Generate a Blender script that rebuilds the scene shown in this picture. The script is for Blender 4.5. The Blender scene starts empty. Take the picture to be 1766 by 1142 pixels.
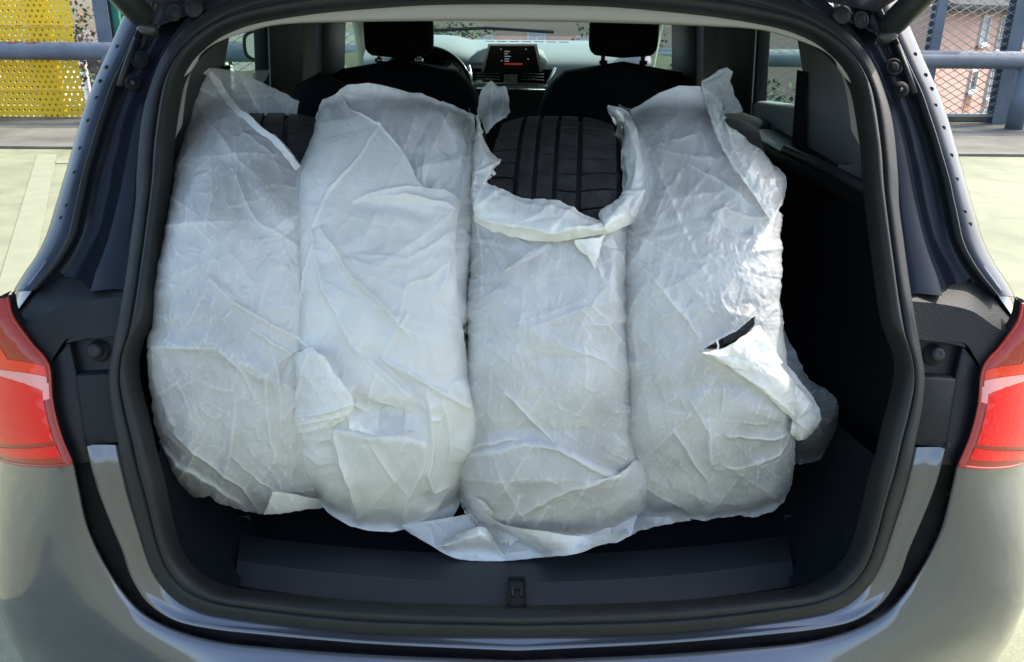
import bpy, math, random
import numpy as np
from mathutils import Vector, Matrix
SC = bpy.context.scene
COL = SC.collection
R_ = math.radians
# ------------------------------------------------------------------ camera
CAM = np.array([-0.028, 0.0, 1.55]); PITCH, YAW, ROLL = R_(21.0), R_(0.9), R_(0.6)
FPX, CX, CY = 1450.0, 883.0, 571.0
_f = np.array([math.sin(YAW)*math.cos(PITCH), math.cos(YAW)*math.cos(PITCH), -math.sin(PITCH)])
_r = np.array([math.cos(YAW), -math.sin(YAW), 0.0]); _u = np.cross(_r, _f)
RIGHT = _r*math.cos(ROLL) + _u*math.sin(ROLL); UP = _u*math.cos(ROLL) - _r*math.sin(ROLL); FWD = _f
cd = bpy.data.cameras.new('camera'); cam = bpy.data.objects.new('camera', cd); COL.objects.link(cam)
cd.sensor_width = 36; cd.lens = 36*FPX/1766; cd.clip_start = 0.02; cd.clip_end = 2000
M = Matrix(((RIGHT[0], UP[0], -FWD[0], CAM[0]), (RIGHT[1], UP[1], -FWD[1], CAM[1]), (RIGHT[2], UP[2], -FWD[2], CAM[2]), (0, 0, 0, 1)))
cam.matrix_world = M; SC.camera = cam
# ------------------------------------------------------------------ light
SUN = Vector((0.80, 0.40, 0.98)).normalized()
w = bpy.data.worlds.new('World'); SC.world = w; w.use_nodes = True
nt = w.node_tree; sky = nt.nodes.new('ShaderNodeTexSky'); sky.sky_type = 'NISHITA'; sky.sun_disc = False
sky.sun_elevation = math.asin(SUN.z); sky.sun_rotation = math.atan2(SUN.x, SUN.y)
sky.ozone_density = .6; sky.dust_density = 2.5; sky.air_density = 1.0
bg = nt.nodes['Background']; bg.inputs[1].default_value = 0.15; nt.links.new(sky.outputs[0], bg.inputs[0])
sd = bpy.data.lights.new('sun', 'SUN'); sd.energy = 2.1; sd.angle = R_(0.53); sd.color = (1, 0.95, 0.86)
so = bpy.data.objects.new('sun', sd); COL.objects.link(so)
so.rotation_euler = (-SUN).to_track_quat('-Z', 'Y').to_euler(); so.location = (3, 1, 6)
SC.view_settings.view_transform = 'Standard'; SC.view_settings.look = 'None'
SC.view_settings.gamma = 1; SC.view_settings.exposure = 1.78
SC.render.engine = 'CYCLES'

# ------------------------------------------------------------------ pixel <-> place
def ray(px, py):
    px = np.asarray(px, float); py = np.asarray(py, float)
    return FWD + ((px-CX)/FPX)[..., None]*RIGHT - ((py-CY)/FPX)[..., None]*UP
def onY(px, py, Y):
    d = ray(px, py); t = (Y-CAM[1])/d[..., 1]; return CAM + d*t[..., None]
def onZ(px, py, Z):
    d = ray(px, py); t = (Z-CAM[2])/d[..., 2]; return CAM + d*t[..., None]
def project(P):
    q = np.asarray(P) - CAM; z = q @ FWD
    return CX + FPX*(q @ RIGHT)/z, CY - FPX*(q @ UP)/z
def onF(px, py, F):                      # F(x, z) -> y of a surface, fixed point iteration
    d = ray(px, py); t = np.ones(d.shape[:-1])*1.2
    for _ in range(60):
        P = CAM + d*t[..., None]
        t = 0.5*t + 0.5*(F(P[..., 0], P[..., 2])/d[..., 1])
    return CAM + d*t[..., None]
def P2(pts, f, *a):
    p = np.array(pts, float); return f(p[:, 0], p[:, 1], *a)
def cr(pts, n):                          # catmull-rom resample by chord length
    p = np.array(pts, float)
    d = np.r_[0, np.cumsum(np.linalg.norm(np.diff(p, axis=0), axis=1)**0.5)]
    t = np.linspace(0, d[-1], n); out = []
    e = np.vstack([2*p[0]-p[1], p, 2*p[-1]-p[-2]])
    for s in t:
        i = min(max(np.searchsorted(d, s, side='right')-1, 0), len(p)-2)
        u = (s-d[i])/(d[i+1]-d[i]); a, b, c, g = e[i], e[i+1], e[i+2], e[i+3]
        out.append(0.5*((2*b)+(c-a)*u+(2*a-5*b+4*c-g)*u*u+(3*b-a-3*c+g)*u**3))
    return np.array(out)
def lin(pts, n):
    p = np.array(pts, float); d = np.r_[0, np.cumsum(np.linalg.norm(np.diff(p, axis=0), axis=1))]
    t = np.linspace(0, d[-1], n); return np.stack([np.interp(t, d, p[:, k]) for k in range(p.shape[1])], 1)

# ------------------------------------------------------------------ materials
MAT = {}
def mat(name, col, rough=0.5, metal=0, coat=0, spec=0.5, noise=0, nscale=20, bump=0, bscale=60, coatr=0.03, emit=None, sheen=0):
    m = bpy.data.materials.new(name); m.use_nodes = True; n = m.node_tree.nodes; l = m.node_tree.links
    b = n['Principled BSDF']; b.inputs['Base Color'].default_value = (*col, 1); b.inputs['Roughness'].default_value = rough
    b.inputs['Metallic'].default_value = metal; b.inputs['Coat Weight'].default_value = coat
    b.inputs['Coat Roughness'].default_value = coatr; b.inputs['Specular IOR Level'].default_value = spec
    if sheen: b.inputs['Sheen Weight'].default_value = sheen
    tc = n.new('ShaderNodeTexCoord')
    if noise:
        t = n.new('ShaderNodeTexNoise'); t.inputs['Scale'].default_value = nscale; t.inputs['Detail'].default_value = 6
        l.new(tc.outputs['Object'], t.inputs['Vector'])
        r = n.new('ShaderNodeMapRange'); r.inputs[1].default_value = .3; r.inputs[2].default_value = .7
        r.inputs[3].default_value = 1-noise; r.inputs[4].default_value = 1+noise; l.new(t.outputs[0], r.inputs[0])
        x = n.new('ShaderNodeMix'); x.data_type = 'RGBA'; x.blend_type = 'MULTIPLY'; x.inputs[0].default_value = 1
        x.inputs[6].default_value = (*col, 1); l.new(r.outputs[0], x.inputs[7]); l.new(x.outputs[2], b.inputs['Base Color'])
    if bump:
        t = n.new('ShaderNodeTexNoise'); t.inputs['Scale'].default_value = bscale; t.inputs['Detail'].default_value = 4
        l.new(tc.outputs['Object'], t.inputs['Vector'])
        k = n.new('ShaderNodeBump'); k.inputs['Strength'].default_value = bump; k.inputs['Distance'].default_value = 0.002
        l.new(t.outputs[0], k.inputs['Height']); l.new(k.outputs[0], b.inputs['Normal'])
    if emit: b.inputs['Emission Color'].default_value = (*emit[0], 1); b.inputs['Emission Strength'].default_value = emit[1]
    MAT[name] = m; return m
def glassy(name, tint, gloss=0.12, rough=0.0):
    m = bpy.data.materials.new(name); m.use_nodes = True; n = m.node_tree.nodes; l = m.node_tree.links
    n.remove(n['Principled BSDF']); o = n['Material Output']
    t = n.new('ShaderNodeBsdfTransparent'); t.inputs[0].default_value = (*tint, 1)
    g = n.new('ShaderNodeBsdfGlossy'); g.inputs['Roughness'].default_value = rough
    x = n.new('ShaderNodeMixShader'); x.inputs[0].default_value = gloss; l.new(t.outputs[0], x.inputs[1]); l.new(g.outputs[0], x.inputs[2])
    l.new(x.outputs[0], o.inputs[0]); MAT[name] = m; return m
def film(name, col, transl=0.35, transp=0.0, rough=0.32, seed=0):
    m = bpy.data.materials.new(name); m.use_nodes = True; n = m.node_tree.nodes; l = m.node_tree.links
    b = n['Principled BSDF']; o = n['Material Output']; tc = n.new('ShaderNodeTexCoord')
    mp = n.new('ShaderNodeMapping'); mp.inputs['Location'].default_value = (seed*3.1, seed*1.7, seed); l.new(tc.outputs['Object'], mp.inputs[0])
    # cloudy, slightly uneven milkiness with a few grubby marks
    t = n.new('ShaderNodeTexNoise'); t.inputs['Scale'].default_value = 9; t.inputs['Detail'].default_value = 7; t.inputs['Distortion'].default_value = 1.2
    l.new(mp.outputs[0], t.inputs[0]); cr_ = n.new('ShaderNodeValToRGB'); l.new(t.outputs[0], cr_.inputs[0])
    cr_.color_ramp.elements[0].position = .3; cr_.color_ramp.elements[0].color = (col[0]*.84, col[1]*.85, col[2]*.86, 1)
    cr_.color_ramp.elements[1].position = .68; cr_.color_ramp.elements[1].color = (*col, 1)
    t2 = n.new('ShaderNodeTexNoise'); t2.inputs['Scale'].default_value = 170; t2.inputs['Detail'].default_value = 2; l.new(mp.outputs[0], t2.inputs[0])
    r2 = n.new('ShaderNodeMapRange'); r2.inputs[1].default_value = .76; r2.inputs[2].default_value = .80; r2.inputs[3].default_value = 1; r2.inputs[4].default_value = .55
    l.new(t2.outputs[0], r2.inputs[0])
    mu = n.new('ShaderNodeMix'); mu.data_type = 'RGBA'; mu.blend_type = 'MULTIPLY'; mu.inputs[0].default_value = 1
    l.new(cr_.outputs[0], mu.inputs[6]); l.new(r2.outputs[0], mu.inputs[7])
    at = n.new('ShaderNodeAttribute'); at.attribute_name = 'crease'          # film whitens along folds; paling also paints highlight contrast onto raised ridges
    wm = n.new('ShaderNodeMix'); wm.data_type = 'RGBA'; l.new(at.outputs['Fac'], wm.inputs[0]); l.new(mu.outputs[2], wm.inputs[6]); wm.inputs[7].default_value = (.93, .93, .91, 1)
    l.new(wm.outputs[2], b.inputs['Base Color'])
    b.inputs['Roughness'].default_value = rough; b.inputs['Specular IOR Level'].default_value = 0.75
    # fine crumple
    v = n.new('ShaderNodeTexVoronoi'); v.feature = 'DISTANCE_TO_EDGE'; v.inputs['Scale'].default_value = 34
    nd = n.new('ShaderNodeTexNoise'); nd.inputs['Scale'].default_value = 14; nd.inputs['Detail'].default_value = 3; l.new(mp.outputs[0], nd.inputs[0])
    ad = n.new('ShaderNodeVectorMath'); ad.operation = 'MULTIPLY_ADD'; ad.inputs[1].default_value = (.16, .16, .16)
    l.new(nd.outputs['Color'], ad.inputs[0]); l.new(mp.outputs[0], ad.inputs[2]); l.new(ad.outputs[0], v.inputs['Vector'])
    n2 = n.new('ShaderNodeTexNoise'); n2.inputs['Scale'].default_value = 45; n2.inputs['Detail'].default_value = 4; n2.inputs['Distortion'].default_value = 2.5
    l.new(mp.outputs[0], n2.inputs[0])
    ma = n.new('ShaderNodeMath'); ma.operation = 'MULTIPLY_ADD'; ma.inputs[1].default_value = .8; l.new(v.outputs[0], ma.inputs[0]); l.new(n2.outputs[0], ma.inputs[2])
    k = n.new('ShaderNodeBump'); k.inputs['Strength'].default_value = .24; k.inputs['Distance'].default_value = .0035
    l.new(ma.outputs[0], k.inputs['Height']); l.new(k.outputs[0], b.inputs['Normal'])
    tr = n.new('ShaderNodeBsdfTranslucent'); tr.inputs[0].default_value = (*[c*.95 for c in col], 1); l.new(k.outputs[0], tr.inputs['Normal'])
    x = n.new('ShaderNodeMixShader'); x.inputs[0].default_value = transl; l.new(b.outputs[0], x.inputs[1]); l.new(tr.outputs[0], x.inputs[2])
    tp = n.new('ShaderNodeBsdfTransparent'); y = n.new('ShaderNodeMixShader')
    # milkiness thins out in cloudy patches, so what lies behind shows faintly
    t3 = n.new('ShaderNodeTexNoise'); t3.inputs['Scale'].default_value = 5; t3.inputs['Detail'].default_value = 3; l.new(mp.outputs[0], t3.inputs[0])
    r3 = n.new('ShaderNodeMapRange'); r3.inputs[1].default_value = .35; r3.inputs[2].default_value = .65; r3.inputs[3].default_value = transp*.5; r3.inputs[4].default_value = min(.9, transp*1.5)
    l.new(t3.outputs[0], r3.inputs[0]); iv = n.new('ShaderNodeMath'); iv.operation = 'MULTIPLY_ADD'; iv.inputs[1].default_value = -.9; iv.inputs[2].default_value = 1; l.new(at.outputs['Fac'], iv.inputs[0])
    m3 = n.new('ShaderNodeMath'); m3.operation = 'MULTIPLY'; l.new(iv.outputs[0], m3.inputs[0]); l.new(r3.outputs[0], m3.inputs[1]); l.new(m3.outputs[0], y.inputs[0])
    l.new(x.outputs[0], y.inputs[1]); l.new(tp.outputs[0], y.inputs[2]); l.new(y.outputs[0], o.inputs[0])
    MAT[name] = m; return m

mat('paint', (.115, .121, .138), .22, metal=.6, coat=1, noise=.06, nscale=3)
mat('paint_channel', (.010, .012, .018), .16, metal=0, coat=0, noise=.15, nscale=8, spec=.2)  # car paint darkened, standing in for the dark tailgate reflected in the pillar channels
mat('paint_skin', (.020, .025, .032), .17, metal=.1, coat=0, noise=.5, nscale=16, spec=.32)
mat('gutter_black', (.006, .006, .007), .7, spec=.2, noise=.4, nscale=30)
mat('rubber', (.014, .0155, .0155), .55, spec=.35, bump=.25, bscale=300, noise=.15, nscale=30)
mat('black_plastic', (.007, .0075, .009), .5, spec=.3, bump=.2, bscale=400)
mat('satin_plastic', (.012, .013, .014), .62, spec=.25, bump=.3, bscale=350, noise=.25, nscale=12)
mat('sill_plastic', (.022, .0245, .029), .5, bump=.4, bscale=500, noise=.1, nscale=20)
mat('carpet', (.009, .011, .015), .95, bump=.8, bscale=900, spec=.1, noise=.3, nscale=200)
mat('headliner', (.36, .34, .29), .85, bump=.3, bscale=500)
mat('grey_trim', (.21, .22, .225), .7, bump=.3, bscale=400)
mat('dark_cloth', (.008, .010, .014), .9, bump=.6, bscale=700, spec=.2)
mat('dash', (.27, .28, .29), .6, bump=.3, bscale=300)
mat('chrome', (.75, .76, .78), .15, metal=1)
mat('tyre', (.021, .021, .022), .55, bump=.6, bscale=250, noise=.5, nscale=45)
mat('alloy', (.5, .51, .53), .3, metal=.9)
mat('black_gloss', (.005, .005, .006), .08)
mat('strut', (.018, .024, .022), .35, bump=.1, noise=.2, nscale=30)
mat('galv', (.10, .125, .16), .6, noise=.22, nscale=3, bump=.1)
mat('kerb', (.115, .110, .088), .9, noise=.45, nscale=1.3, bump=.5, bscale=40)
mat('yellow', (.74, .47, .008), .5, noise=.1, nscale=2)
mat('green_paint', (.01, .16, .11), .5)
mat('wire', (.34, .34, .31), .6)
mat('facade', (.55, .33, .25), .9, noise=.12, nscale=.4, bump=.2, bscale=4)
mat('facade_orange', (.46, .21, .09), .9, noise=.1, nscale=.5)
mat('white_wall', (.80, .78, .72), .85, noise=.12, nscale=.3)
mat('white_frame', (.6, .6, .58), .6)
mat('roof_tile', (.09, .08, .075), .9, noise=.3, nscale=3)
mat('window_dark', (.03, .04, .045), .15)
mat('curtain', (.42, .42, .46), .9)
mat('bark', (.06, .045, .03), .9, noise=.3)
mat('leaf_a', (.045, .075, .018), .7); mat('leaf_b', (.085, .11, .025), .7); mat('leaf_c', (.14, .055, .02), .7)
mat('screen', (.006, .006, .007), .12)
mat('screen_text', (.1, .1, .1), .5, emit=((.7, .75, .8), .08))
mat('screen_red', (.1, .01, .01), .5, emit=((.8, .08, .05), .07))
glassy('glass', (.72, .84, .79), .035)
glassy('lens_clear', (.9, .9, .9), .2)
film('bag_film', (.86, .85, .815), .22, .33, rough=.2)
film('bag_film_b', (.90, .888, .84), .24, .14, rough=.22, seed=3)
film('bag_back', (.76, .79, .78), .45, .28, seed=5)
film('bag_tail', (.50, .53, .56), .35, .66, rough=.25, seed=7)
film('hem_film', (.94, .93, .87), .22, .0, rough=.3, seed=9)

def lens_mat(name, col, tr):
    m = mat(name, col, .25, coat=.55, spec=.2)
    n = m.node_tree.nodes; l = m.node_tree.links; b = n['Principled BSDF']
    b.inputs['Subsurface Weight'].default_value = 0
    tc = n.new('ShaderNodeTexCoord'); wv = n.new('ShaderNodeTexWave'); wv.inputs['Scale'].default_value = 14; wv.bands_direction = 'Z'
    wv.inputs['Distortion'].default_value = 1.2; l.new(tc.outputs['Object'], wv.inputs[0])
    k = n.new('ShaderNodeBump'); k.inputs['Strength'].default_value = .15; k.inputs['Distance'].default_value = .002; l.new(wv.outputs[0], k.inputs['Height'])
    l.new(k.outputs[0], b.inputs['Normal'])
    vo = n.new('ShaderNodeTexVoronoi'); vo.inputs['Scale'].default_value = 130; l.new(tc.outputs['Object'], vo.inputs['Vector'])
    k2 = n.new('ShaderNodeBump'); k2.inputs['Strength'].default_value = .10; k2.inputs['Distance'].default_value = .004; l.new(vo.outputs['Distance'], k2.inputs['Height']); l.new(k2.outputs[0], b.inputs['Normal'])
    l.new(k.outputs[0], b.inputs['Coat Normal'])
    return m
lens_mat('lens_red', (.78, .003, .005), 0); lens_mat('lens_amber', (.80, .035, .006), 0); lens_mat('lens_dark', (.34, .03, .015), 0)
mat('lens_white', (.80, .30, .27), .25, coat=.3)

# deck: pale green worn coating
def deck_mat():
    m = bpy.data.materials.new('deck'); m.use_nodes = True; n = m.node_tree.nodes; l = m.node_tree.links; b = n['Principled BSDF']
    tc = n.new('ShaderNodeTexCoord')
    a = n.new('ShaderNodeTexNoise'); a.inputs['Scale'].default_value = .6; a.inputs['Detail'].default_value = 8; l.new(tc.outputs['Object'], a.inputs[0])
    c = n.new('ShaderNodeValToRGB'); l.new(a.outputs[0], c.inputs[0])
    c.color_ramp.elements[0].position = .3; c.color_ramp.elements[0].color = (.175, .19, .105, 1)
    c.color_ramp.elements[1].position = .7; c.color_ramp.elements[1].color = (.235, .235, .145, 1)
    s = n.new('ShaderNodeTexNoise'); s.inputs['Scale'].default_value = 160; s.inputs['Detail'].default_value = 3; l.new(tc.outputs['Object'], s.inputs[0])
    r = n.new('ShaderNodeMapRange'); r.inputs[1].default_value = .3; r.inputs[2].default_value = .7; r.inputs[3].default_value = .78; r.inputs[4].default_value = 1.2; l.new(s.outputs[0], r.inputs[0])
    x = n.new('ShaderNodeMix'); x.data_type = 'RGBA'; x.blend_type = 'MULTIPLY'; x.inputs[0].default_value = 1
    st = n.new('ShaderNodeTexNoise'); st.inputs['Scale'].default_value = 2.4; st.inputs['Detail'].default_value = 10; st.inputs['Roughness'].default_value = .7; st.inputs['Distortion'].default_value = .6; l.new(tc.outputs['Object'], st.inputs[0])
    sr = n.new('ShaderNodeMapRange'); sr.inputs[1].default_value = .38; sr.inputs[2].default_value = .6; sr.inputs[3].default_value = .80; sr.inputs[4].default_value = 1.06; l.new(st.outputs[0], sr.inputs[0])
    x2 = n.new('ShaderNodeMix'); x2.data_type = 'RGBA'; x2.blend_type = 'MULTIPLY'; x2.inputs[0].default_value = 1
    l.new(c.outputs[0], x2.inputs[6]); l.new(sr.outputs[0], x2.inputs[7])
    l.new(x2.outputs[2], x.inputs[6]); l.new(r.outputs[0], x.inputs[7]); l.new(x.outputs[2], b.inputs[0]); b.inputs['Roughness'].default_value = .75
    k = n.new('ShaderNodeBump'); k.inputs['Strength'].default_value = .4; k.inputs['Distance'].default_value = .003; l.new(s.outputs[0], k.inputs['Height']); l.new(k.outputs[0], b.inputs['Normal'])
    MAT['deck'] = m
deck_mat()
mat('deck_line', (.214, .222, .140), .8, noise=.08, nscale=5)

# ------------------------------------------------------------------ object helpers
def link(name, V, F, m, parent=None, smooth=False, mats=None, fmat=None):
    me = bpy.data.meshes.new(name); V = np.asarray(V, float)
    me.from_pydata(V.tolist() if len(V) < 3000 else V, [], F if isinstance(F, list) else F.tolist())
    for k in (mats or [m]): me.materials.append(MAT[k])
    if fmat is not None: me.polygons.foreach_set('material_index', np.asarray(fmat, np.int32))
    if smooth: me.polygons.foreach_set('use_smooth', np.ones(len(me.polygons), bool))
    me.update()
    o = bpy.data.objects.new(name, me); COL.objects.link(o)
    if parent is not None: o.parent = parent; o.matrix_parent_inverse = Matrix.Translation(-parent_loc(parent)) if parent.parent is None else Matrix()
    return o
def parent_loc(p):
    v = Vector((0, 0, 0))
    while p is not None:
        v = v + p.location; p = p.parent
    return v
def thing(name, label, cat, loc=(0, 0, 0), group=None):
    o = bpy.data.objects.new(name, None); COL.objects.link(o); o.location = loc; o.empty_display_size = .1
    o['label'] = label; o['category'] = cat
    if group: o['group'] = group
    return o
def tag(o, label=None, cat=None, group=None, kind=None):
    for k, v in (('label', label), ('category', cat), ('group', group), ('kind', kind)):
        if v: o[k] = v
    return o
class MB:
    def __init__(s): s.v = []; s.f = []; s.m = []; s.mi = 0
    def add(s, V, F):
        b = len(s.v); s.v += [tuple(map(float, p)) for p in V]; s.f += [tuple(i+b for i in f) for f in F]; s.m += [s.mi]*len(F); return s
    def box(s, a, b):
        x0, y0, z0 = a; x1, y1, z1 = b
        return s.add([(x0,y0,z0),(x1,y0,z0),(x1,y1,z0),(x0,y1,z0),(x0,y0,z1),(x1,y0,z1),(x1,y1,z1),(x0,y1,z1)],
              [(0,3,2,1),(4,5,6,7),(0,1,5,4),(1,2,6,5),(2,3,7,6),(3,0,4,7)])
    def tube(s, pts, r, n=12, cap=True):
        pts = [np.array(p, float) for p in pts]; rr = r if hasattr(r, '__len__') else [r]*len(pts); V = []; F = []
        prev = None
        for i, p in enumerate(pts):
            t = pts[min(i+1, len(pts)-1)] - pts[max(i-1, 0)]; t /= np.linalg.norm(t)
            if prev is None:
                a = np.cross(t, [0, 0, 1.]);
                if np.linalg.norm(a) < .1: a = np.cross(t, [0, 1., 0])
            else: a = prev - t*np.dot(prev, t)
            a /= np.linalg.norm(a); prev = a; b = np.cross(t, a)
            for k in range(n):
                q = 2*math.pi*k/n; V.append(p + rr[i]*(a*math.cos(q)+b*math.sin(q)))
        for i in range(len(pts)-1):
            for k in range(n): F.append((i*n+k, i*n+(k+1) % n, (i+1)*n+(k+1) % n, (i+1)*n+k))
        if cap: F.append(tuple(range(n-1, -1, -1))); F.append(tuple((len(pts)-1)*n+k for k in range(n)))
        return s.add(V, F)
    def prism(s, poly, off):          # polygon of 3d points pushed by vector off
        n = len(poly); A = [np.array(p, float) for p in poly]; B = [p+np.array(off) for p in A]
        return s.add(A+B, [tuple(range(n)), tuple(range(2*n-1, n-1, -1))]+[(i, i+n, (i+1) % n+n, (i+1) % n) for i in range(n)])
    def grid(s, G, wrap=False):
        G = np.asarray(G); a, b = G.shape[:2]
        F = [(i*b+j, i*b+(j+1) % b, (i+1)*b+(j+1) % b, (i+1)*b+j) for i in range(a-1) for j in range(b if wrap else b-1)]
        return s.add(G.reshape(-1, 3), F)
    def mirror(s):
        n = len(s.v); s.half = (n, len(s.f)); s.v += [(-x, y, z) for x, y, z in s.v]; s.f += [tuple(i+n for i in reversed(f)) for f in s.f]; s.m += s.m; return s
    def build(s, name, m, parent=None, smooth=False, bevel=0, mats=None, seg=2):
        if getattr(s, 'half', None):
            n, nf = s.half; a, b = MB(), MB(); a.v = s.v[:n]; a.f = s.f[:nf]; b.v = s.v[n:]; b.f = [tuple(i-n for i in f) for f in s.f[nf:]]; a.m = s.m[:nf]; b.m = s.m[nf:]
            r = a.build(name, m, parent, smooth, bevel, mats, seg); b.build(name, m, parent, smooth, bevel, mats, seg); return r
        o = link(name, s.v, s.f, m, parent, smooth, mats, s.m if mats else None)
        if bevel:
            b = o.modifiers.new('bevel', 'BEVEL'); b.width = bevel; b.segments = seg; b.limit_method = 'ANGLE'; b.angle_limit = R_(35)
            for p in o.data.polygons: p.use_smooth = True
            b.harden_normals = False
        return o
def mx(P): P = np.array(P, float); P[..., 0] *= -1; return P
def copyo(o, parent=None, loc=None):
    c = o.copy(); COL.objects.link(c)
    if parent is not None: c.parent = parent
    if loc is not None: c.location = loc
    return c

# ================================================================== SETTING
rng = np.random.default_rng(4)
EDGE_Y = 12.35; KERB_Y = 9.75
MB().box((-40, -16, -.35), (40, 13.2, 0)).build('parking_deck', 'deck')['kind'] = 'structure'
g = MB().box((-400, -400, -12.2), (400, 500, -12)).build('ground', 'kerb'); g['kind'] = 'structure'
MB().box((-40, KERB_Y, .004), (40, 13.15, .03)).build('deck_border', 'kerb')['kind'] = 'structure'
MB().box((-40, 12.75, .032), (40, 13.1, .13)).build('kerb', 'kerb', bevel=.01)['kind'] = 'structure'
ql = onZ(np.array([64., 98, 40, -24]), np.array([266., 266, 560, 560]), .004)
MB().prism(list(ql), (0, 0, .002)).build('painted_line', 'deck_line')['kind'] = 'structure'
ql = onZ(np.array([98., 200, 200, 96]), np.array([276., 276, 282, 282]), .005)
MB().prism(list(ql), (0, 0, .002)).build('painted_line', 'deck_line')['kind'] = 'structure'

# railing: thick pipe on stubby pipe posts
rail = thing('guard_rail', 'thick blue grey steel pipe rail running along the deck edge', 'railing', (0, 12.0, 0))
L0 = onY(-200, 86, 12.0); zr = float(onY(80, 88, 12.0)[2])
rp = MB().tube([(-16, 12, zr), (-7.0, 12, zr), (16, 12, zr)], .118, 20).build('rail', 'galv', rail, True)
rustp = []
xp_l = float(onY(196, 150, 12.0)[0]); xp_r = float(onY(1757, 180, 12.0)[0])
for xx in (xp_l-6.2, xp_l, xp_r, xp_r+5.6, -1.6, 1.9):
    MB().tube([(xx, 12, .03), (xx, 12, zr-.03)], .115, 16).build('post', 'galv', rail, True)
mat('rust', (.16, .055, .04), .8)
for (a, b) in ((20, 12), (51, 13)):
    c = onY(a, 76, 11.9)
    # flaked patches of red primer, thin plates hugging the pipe
    q = []
    for i in range(9):
        an = R_(52+i*6.5); q.append([(c[0]+.02*math.sin(i*1.9+a)-.075*(1-i/12), 12-math.cos(an)*.121, zr+math.sin(an)*.121), (c[0]+.11*(1-.6*(i < 3))*(1-.02*i)+.03*math.sin(i*2.3), 12-math.cos(an)*.121, zr+math.sin(an)*.121)])
    MB().grid(q).build('rust_patch', 'rust', rail, True)

# tall fence behind it
fence = thing('mesh_fence', 'tall diamond mesh fence on steel posts along the deck edge', 'fence', (0, 12.6, 0))
def ibeam(x, y, wd, z1, par, m='galv'):
    o = MB(); o.box((x-wd/2, y-.10, .03), (x+wd/2, y-.085, z1)); o.box((x-.008, y-.0849, .03), (x+.008, y+.0849, z1)); o.box((x-wd/2, y+.085, .03), (x+wd/2, y+.10, z1))
    return o.build('post', m, par)
xt_r = float(onY(1741, 100, 12.6)[0]); xt_l = float(onY(181, 40, 12.6)[0])
for x in (xt_l, xt_r, xt_r+4.5): ibeam(x, 12.62, .2, 3.4, fence)
xq = float(onY(1607, 60, 12.8)[0]); ibeam(xq, 12.72, .13, 3.4, fence)
xg = float(onY(1322, 60, 12.7)[0]); ibeam(xg-.05, 12.72, .12, 3.4, fence, 'green_paint')
xg2 = float(onY(203, 10, 12.7)[0]); ibeam(xg2-.02, 12.72, .09, 3.4, fence, 'green_paint')
def mesh_wires(x0, x1, z0, z1, y, sx=.185, sz=.105, r=.005):
    o = MB(); V = []; F = []; k = 0; slope = sz/sx; h = z1-z0; dx = h/slope
    nrm = math.hypot(sz, sx); px_, pz_ = r*sz/nrm, r*sx/nrm
    for sgn in (1, -1):
        x = x0-dx
        while x < x1+dx:
            a = np.array([x, z0]); b = np.array([x+sgn*dx, z1])
            t0, t1 = 0., 1.; d = b-a
            for lo, hi in ((x0, x1),):
                ta, tb = sorted(((lo-a[0])/d[0], (hi-a[0])/d[0])); t0 = max(t0, ta); t1 = min(t1, tb)
            if t1 > t0+.01:
                p, q = a+d*t0, a+d*t1; yy = y+sgn*.003
                ox, oz = -sgn*px_, pz_
                V += [(p[0]+ox, yy-r, p[1]+oz), (p[0]-ox, yy-r, p[1]-oz), (q[0]+ox, yy-r, q[1]+oz), (q[0]-ox, yy-r, q[1]-oz),
                      (p[0]+ox, yy+r, p[1]+oz), (p[0]-ox, yy+r, p[1]-oz), (q[0]+ox, yy+r, q[1]+oz), (q[0]-ox, yy+r, q[1]-oz)]
                F += [(k, k+1, k+3, k+2), (k+4, k+6, k+7, k+5), (k, k+2, k+6, k+4), (k+1, k+5, k+7, k+3)]; k += 8
            x += sx
    return o.add(V, F)
mesh_wires(xt_l+.12, 16, .14, 3.3, 12.66).build('wire_mesh', 'wire', fence)['kind'] = 'stuff'
o = MB()
for z in (.14, 3.32): o.box((xt_l, 12.645, z-.02), (16, 12.685, z+.02))
o.build('edge_bar', 'wire', fence)

# yellow perforated panels (real holes)
def perforated(x0, x1, z0, z1, y, pitch=.083, row=.072, rad=.0185):
    nx = int(round((x1-x0)/pitch)); nz = int(round((z1-z0)/row)); px_ = (x1-x0)/nx; pz_ = (z1-z0)/nz
    V = []; F = []
    ang = [math.pi/8+k*math.pi/4 for k in range(8)]
    for j in range(nz):
        off = .5*px_ if j % 2 else 0
        for i in range(nx + (0 if not off else -1)):
            cx = x0+off+(i+.5)*px_; cz = z0+(j+.5)*pz_; b = len(V)
            hx, hz = px_/2, pz_/2
            outer = [(hx, hz*.41), (hx*.41, hz), (-hx*.41, hz), (-hx, hz*.41), (-hx, -hz*.41), (-hx*.41, -hz), (hx*.41, -hz), (hx, -hz*.41)]
            for (a, c) in outer: V.append((cx+a, y, cz+c))
            for t in ang: V.append((cx+rad*math.cos(t), y, cz+rad*math.sin(t)))
            for t in ang: V.append((cx+rad*math.cos(t), y+.012, cz+rad*math.sin(t)))
            V += [(cx+hx, y, cz+hz), (cx-hx, y, cz+hz), (cx-hx, y, cz-hz), (cx+hx, y, cz-hz)]
            for k in range(8):
                n = (k+1) % 8; F.append((b+k, b+n, b+8+n, b+8+k)); F.append((b+8+k, b+8+n, b+16+n, b+16+k))
            F += [(b+24, b+1, b+0), (b+25, b+3, b+2), (b+26, b+5, b+4), (b+27, b+7, b+6)]
        if off:
            for xa, xb in ((x0, x0+off), (x1-off, x1)):
                b = len(V); V += [(xa, y, z0+j*pz_), (xb, y, z0+j*pz_), (xb, y, z0+(j+1)*pz_), (xa, y, z0+(j+1)*pz_)]; F.append((b, b+1, b+2, b+3))
    return V, F
YP = 12.45
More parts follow.
